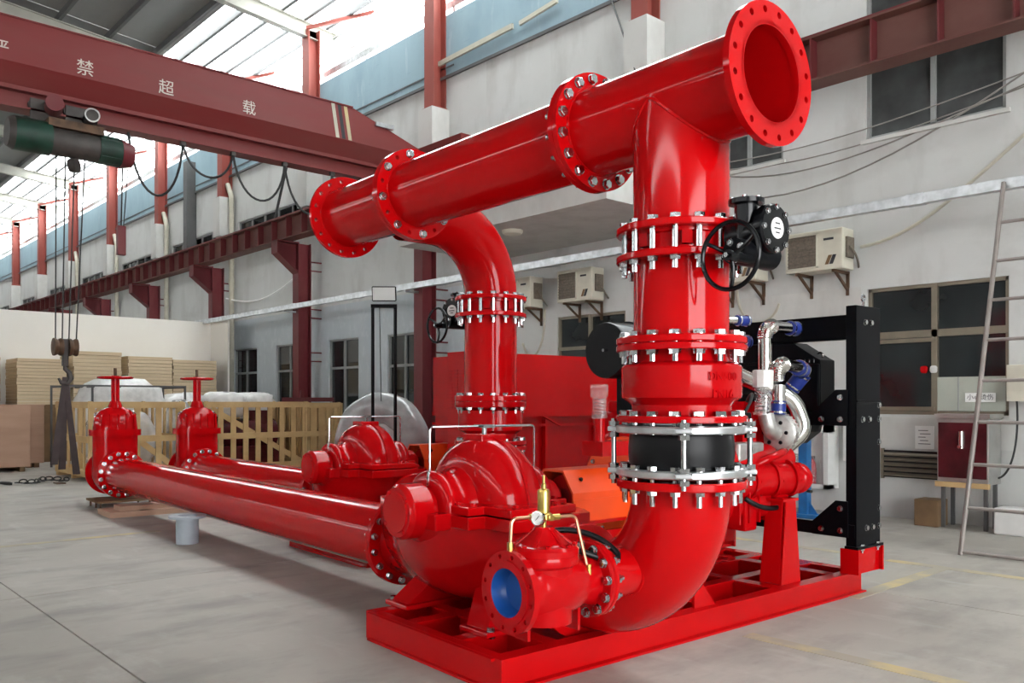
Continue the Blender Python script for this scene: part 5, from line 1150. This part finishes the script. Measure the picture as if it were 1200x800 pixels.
# black stand with tilted panel
W_ = MC + Matrix.Rotation(ROT, 3, 'Z') @ M(5.15, 2.4, 0)
t = thing('panel_stand', 'thin black portal stand carrying a small tilted frame behind the far pump', 'stand', (W_.x, W_.y, 0)); x, y = W_.x, W_.y
e = Vector((.65, .76, 0)).normalized() * .13
for s in (-1, 1): MB().box(x + s * e.x - .014, x + s * e.x + .014, y + s * e.y - .014, y + s * e.y + .014, 0, 2.60).part('post', BLACKM, t, smooth=0)
MB().bar((x - e.x * 1.15, y - e.y * 1.15, 2.6), (x + e.x * 1.15, y + e.y * 1.15, 2.6), .04, .04).part('cross_bar', BLACKM, t, smooth=0)
up = Vector((-.2, .1, 1)).normalized(); o_ = Vector((x, y, 2.66))
MB().bar(o_ - e * 1.0, o_ + e * 1.05, .02, .012).bar(o_ - e * 1.0 + up * .17, o_ + e * 1.05 + up * .17, .02, .012).bar(o_ - e, o_ - e + up * .17, .012, .012).bar(o_ + e * 1.05, o_ + e * 1.05 + up * .17, .012, .012).part('frame', BLACKM, t, smooth=0)
vs = [o_ - e, o_ + e, o_ + e + up * .17, o_ - e + up * .17]; nn = e.cross(up).normalized() * .006
MB().add([*vs, *[p + nn for p in vs]], [(0, 1, 2, 3), (7, 6, 5, 4), (0, 4, 5, 1), (1, 5, 6, 2), (2, 6, 7, 3), (3, 7, 4, 0)]).part('panel', PLAST, t, smooth=0)
MB().tube([o_ - e * .4 + Vector((0, 0, -.05)), Vector((x - .06, y, 1.5))], .006, 6).part('cord', CABLE, t)
# chain on the floor
t = thing('chain_heap', 'black chain and shackle lying on the floor at the left', 'chain', (-17.2, 4.0, 0))
rnd = random.Random(3)
for k in range(16):
    q = k / 15; p = Vector((-17.35 + .25 * math.sin(q * 7), 3.72 + .75 * q, .035 + .03 * (k % 2))); a = rnd.uniform(0, PI)
    d1 = Vector((math.cos(a), math.sin(a), 0)); d2 = Vector((0, 0, 1)) if k % 2 else Vector((-math.sin(a), math.cos(a), 0))
    MB().tube([p + d1 * .065 * math.cos(f) + d2 * .032 * math.sin(f) for f in [2 * PI * j / 12 for j in range(12)]], .012, 6, closed=True).part('link', CABLE, t)
MB().tube(bez((-17.4, 3.6, .03), (-17.6, 3.4, .05), (-17.3, 3.4, .05), (-17.25, 3.6, .03)), .025, 8).part('shackle', CABLE, t)
MB().box(-17.2, -16.95, 4.25, 4.4, 0, .02).single('floor_scrap', RUSTY, 'small flat steel scrap on the floor near the chain', 'scrap', (-17.1, 4.3, 0), smooth=0)

# =================================================================== RIGHT HAND SIDE
# ladder
t = thing('step_ladder', 'grey tubular step ladder standing at the right edge of the picture', 'ladder', (-2.7, 9.2, 0))
xa, xb = -3.24, -2.35; yb_, yt_ = 8.84, 10.03; zt_ = 3.84
def lp(x, z, ins=0): return Vector((x, yb_ + (yt_ - yb_) * z / zt_, z))
for x in (xa, xb): MB().tube([lp(x, 0), lp(x, zt_)], .024, 12).part('stile', LADDER, t)
for k in range(9): z = .03 + k * .42; MB().tube([lp(xa, z), lp(xb, z)], .018, 10).part('rung', LADDER, t)
# water boiler
t = thing('water_boiler', 'stainless water boiler with dark red film front standing on legs by the wall', 'boiler', (-3.85, 10.75, 0))
MB().box(-4.15, -3.58, 10.6, 11.0, .53, 1.30).part('body', STAIN, t, smooth=0, bevel=.01); MB().box(-4.13, -3.60, 10.585, 10.6, .60, 1.25).part('film_front', REDW, t, smooth=0)
MB().box(-4.17, -3.56, 10.57, 11.02, 1.30, 1.35).part('lid', STAIN, t, smooth=0); MB().box(-4.16, -3.57, 10.56, 10.62, .49, .55).part('wood_strip', PINE, t, smooth=0)
MB().cyl((-3.87, 10.57, .95), (-3.87, 10.57, 1.15), .03, n=12).cyl((-3.87, 10.6, .97), (-3.87, 10.5, .97), .02, n=10).part('tap', CHROME, t)
for x in (-4.1, -3.63):
    for y in (10.66, 10.95): MB().box(x - .02, x + .02, y - .02, y + .02, 0, .53).part('leg', DARKST, t, smooth=0)
MB().box(-4.4, -4.12, 10.55, 10.85, 0, .32).single('dark_carton', BROWN, 'dark brown carton on the floor left of the water boiler', 'carton', (-4.26, 10.7, 0), smooth=0, bevel=.01)
MB().box(-3.5, -3.1, 10.5, 10.8, 0, .3).single('white_bin', WHITE, 'pale bin on the floor behind the ladder foot', 'bin', (-3.3, 10.65, 0), smooth=0, bevel=.02)
MB().box(-3.48, -3.1, 10.86, YW, 1.5, 1.92).box(-3.46, -3.3, 10.855, 10.86, 1.62, 1.74).single('distribution_box', ACW, 'beige electric box on the wall behind the ladder', 'electric box', (-3.3, 11, 1.5), smooth=0, bevel=.01)
cable('boiler_cable', bez((-3.4, 10.95, 1.5), (-3.35, 10.9, 1.0), (-3.45, 10.9, .6), (-3.6, 10.9, .6)), .012, 'black power cable hanging from the electric box to the boiler', CABLE, 'cable', None)
# notice, sign, louvre, inner blind
t = thing('paper_notice', 'white printed paper notice stuck under the big window', 'notice', (-4.47, YW - .03, .9))
MB().box(-4.59, -4.36, YW - .028, YW - .022, .90, 1.19).part('sheet', PAPER, t, smooth=0)
for k in range(5): MB().box(-4.55 + .02 * (k % 2), -4.40 - .03 * (k % 3), YW - .030, YW - .028, .96 + k * .042, .968 + k * .042).part('text_line', INK, t, smooth=0)
t = thing('warning_sign', 'small white warning sign on the big window above the boiler', 'sign', (-3.83, YW - .02, 1.5))
MB().box(-4.0, -3.66, YW - .012, YW - .004, 1.49, 1.60).part('plate', PAPER, t, smooth=0); text_part('小心烫伤', .075, t, (-3.83, YW - .013, 1.545), (1, 0, 0), (0, 0, 1), INK, 'lettering', .001)
t = thing('window_blind_board', 'pale green grey board leaning inside the lower right pane', 'board', (-3.9, YW + .03, 1.35)); MB().box(-4.36, -3.56, YW + .03, YW + .045, 1.38, 1.80).part('board', BOARDG, t, smooth=0)
for x in (-4.1, -3.85): MB().box(x, x + .012, YW + .024, YW + .03, 1.38, 1.80).part('joint', GREYF, t, smooth=0)
for k, x in enumerate((-4.5, -4.38)): lump('red_flower', (x, YW + .02, 1.9), (.045, .02, .045), REDC if k == 0 else FILM, ('small red flower ornament' if k == 0 else 'small pink white flower ornament') + ' on the big window frame', 'ornament', None, 8 + k)
t = thing('wall_louvre', 'brown slatted louvre low on the wall under the paper notice', 'louvre', (-4.6, YW, .52))
MB().box(-5.0, -4.18, YW - .02, YW, .52, .87).part('back', DARK, t, smooth=0)
for k in range(5): MB().bar((-5.0, YW - .03, .56 + k * .065), (-4.18, YW - .03, .56 + k * .065), .05, .02, roll=.6).part('slat', BRONZE, t, smooth=0)
for x in (-5.02, -4.18): MB().box(x, x + .03, YW - .05, YW, .5, .89).part('frame', BRONZE, t, smooth=0)
# fire cabinet, jack
t = thing('fire_cabinet', 'white framed glass fire cabinet on the wall behind the radiator frame', 'cabinet', (-5.9, 10.85, .25))
x0, x1, z0, z1 = -6.35, -5.62, .32, 1.28
MB().box(x0, x1, 10.95, YW, z0, z1).part('back', WHITE, t, smooth=0)
MB().box(x0, x1, 10.78, 10.95, z0, z0 + .06).box(x0, x1, 10.78, 10.95, z1 - .2, z1).box(x0, x0 + .07, 10.78, 10.95, z0, z1).box(x1 - .07, x1, 10.78, 10.95, z0, z1).part('frame', WHITE, t, smooth=0)
MB().box(x0 + .07, x1 - .07, 10.80, 10.81, z0 + .06, z1 - .2).part('glass_door', CLEAR, t, smooth=0)
MB().box(x0 + .1, x0 + .3, 10.785, 10.79, .78, 1.05).part('paper_label', PAPER, t, smooth=0)
for k, x in enumerate((-6.05, -5.9)):
    e_ = thing('fire_extinguisher', ('left' if k == 0 else 'right') + ' red fire extinguisher inside the white cabinet', 'extinguisher', (x, 10.88, z0 + .06), 'fire extinguishers')
    MB().lathe((x, 10.88, z0 + .06), AX_Z, [(0, 0), (.055, 0), (.055, .26), (.03, .31), (.02, .33), (0, .33)], 20).part('cylinder', RED, e_); MB().box(x - .03, x + .03, 10.86, 10.9, z0 + .39, z0 + .43).part('valve_head', BLACKM, e_, smooth=0)
t = thing('blue_jack_stand', 'blue steel jack stand on the floor behind the engine', 'jack', (-5.75, 10.2, 0))
MB().box(-5.70, -5.58, 10.15, 10.27, .04, 1.0).part('column', BLUEJ, t, smooth=0, bevel=.006); MB().box(-5.95, -5.35, 10.1, 10.32, 0, .05).part('base', BLUEJ, t, smooth=0)
MB().extr([(0, 0), (.12, 0), (0, .16)], (-5.58, 10.2, .05), (1, 0, 0), (0, 0, 1), (0, 1, 0), .02).part('gusset', BLUEJ, t, smooth=0)
for z in (.35, .55): MB().cyl((-5.58, 10.16, z), (-5.50, 10.12, z), .02, n=10).part('pin', GRIME, t)
MB().box(-5.5, -5.3, 10.95, YW, .7, 1.5).single('white_wall_box', WHITE, 'tall white box on the wall beside the fire cabinet', 'box', (-5.4, 11, .7), smooth=0, bevel=.01)
for o in bpy.data.objects:
    if '_b' in o: del o['_b']
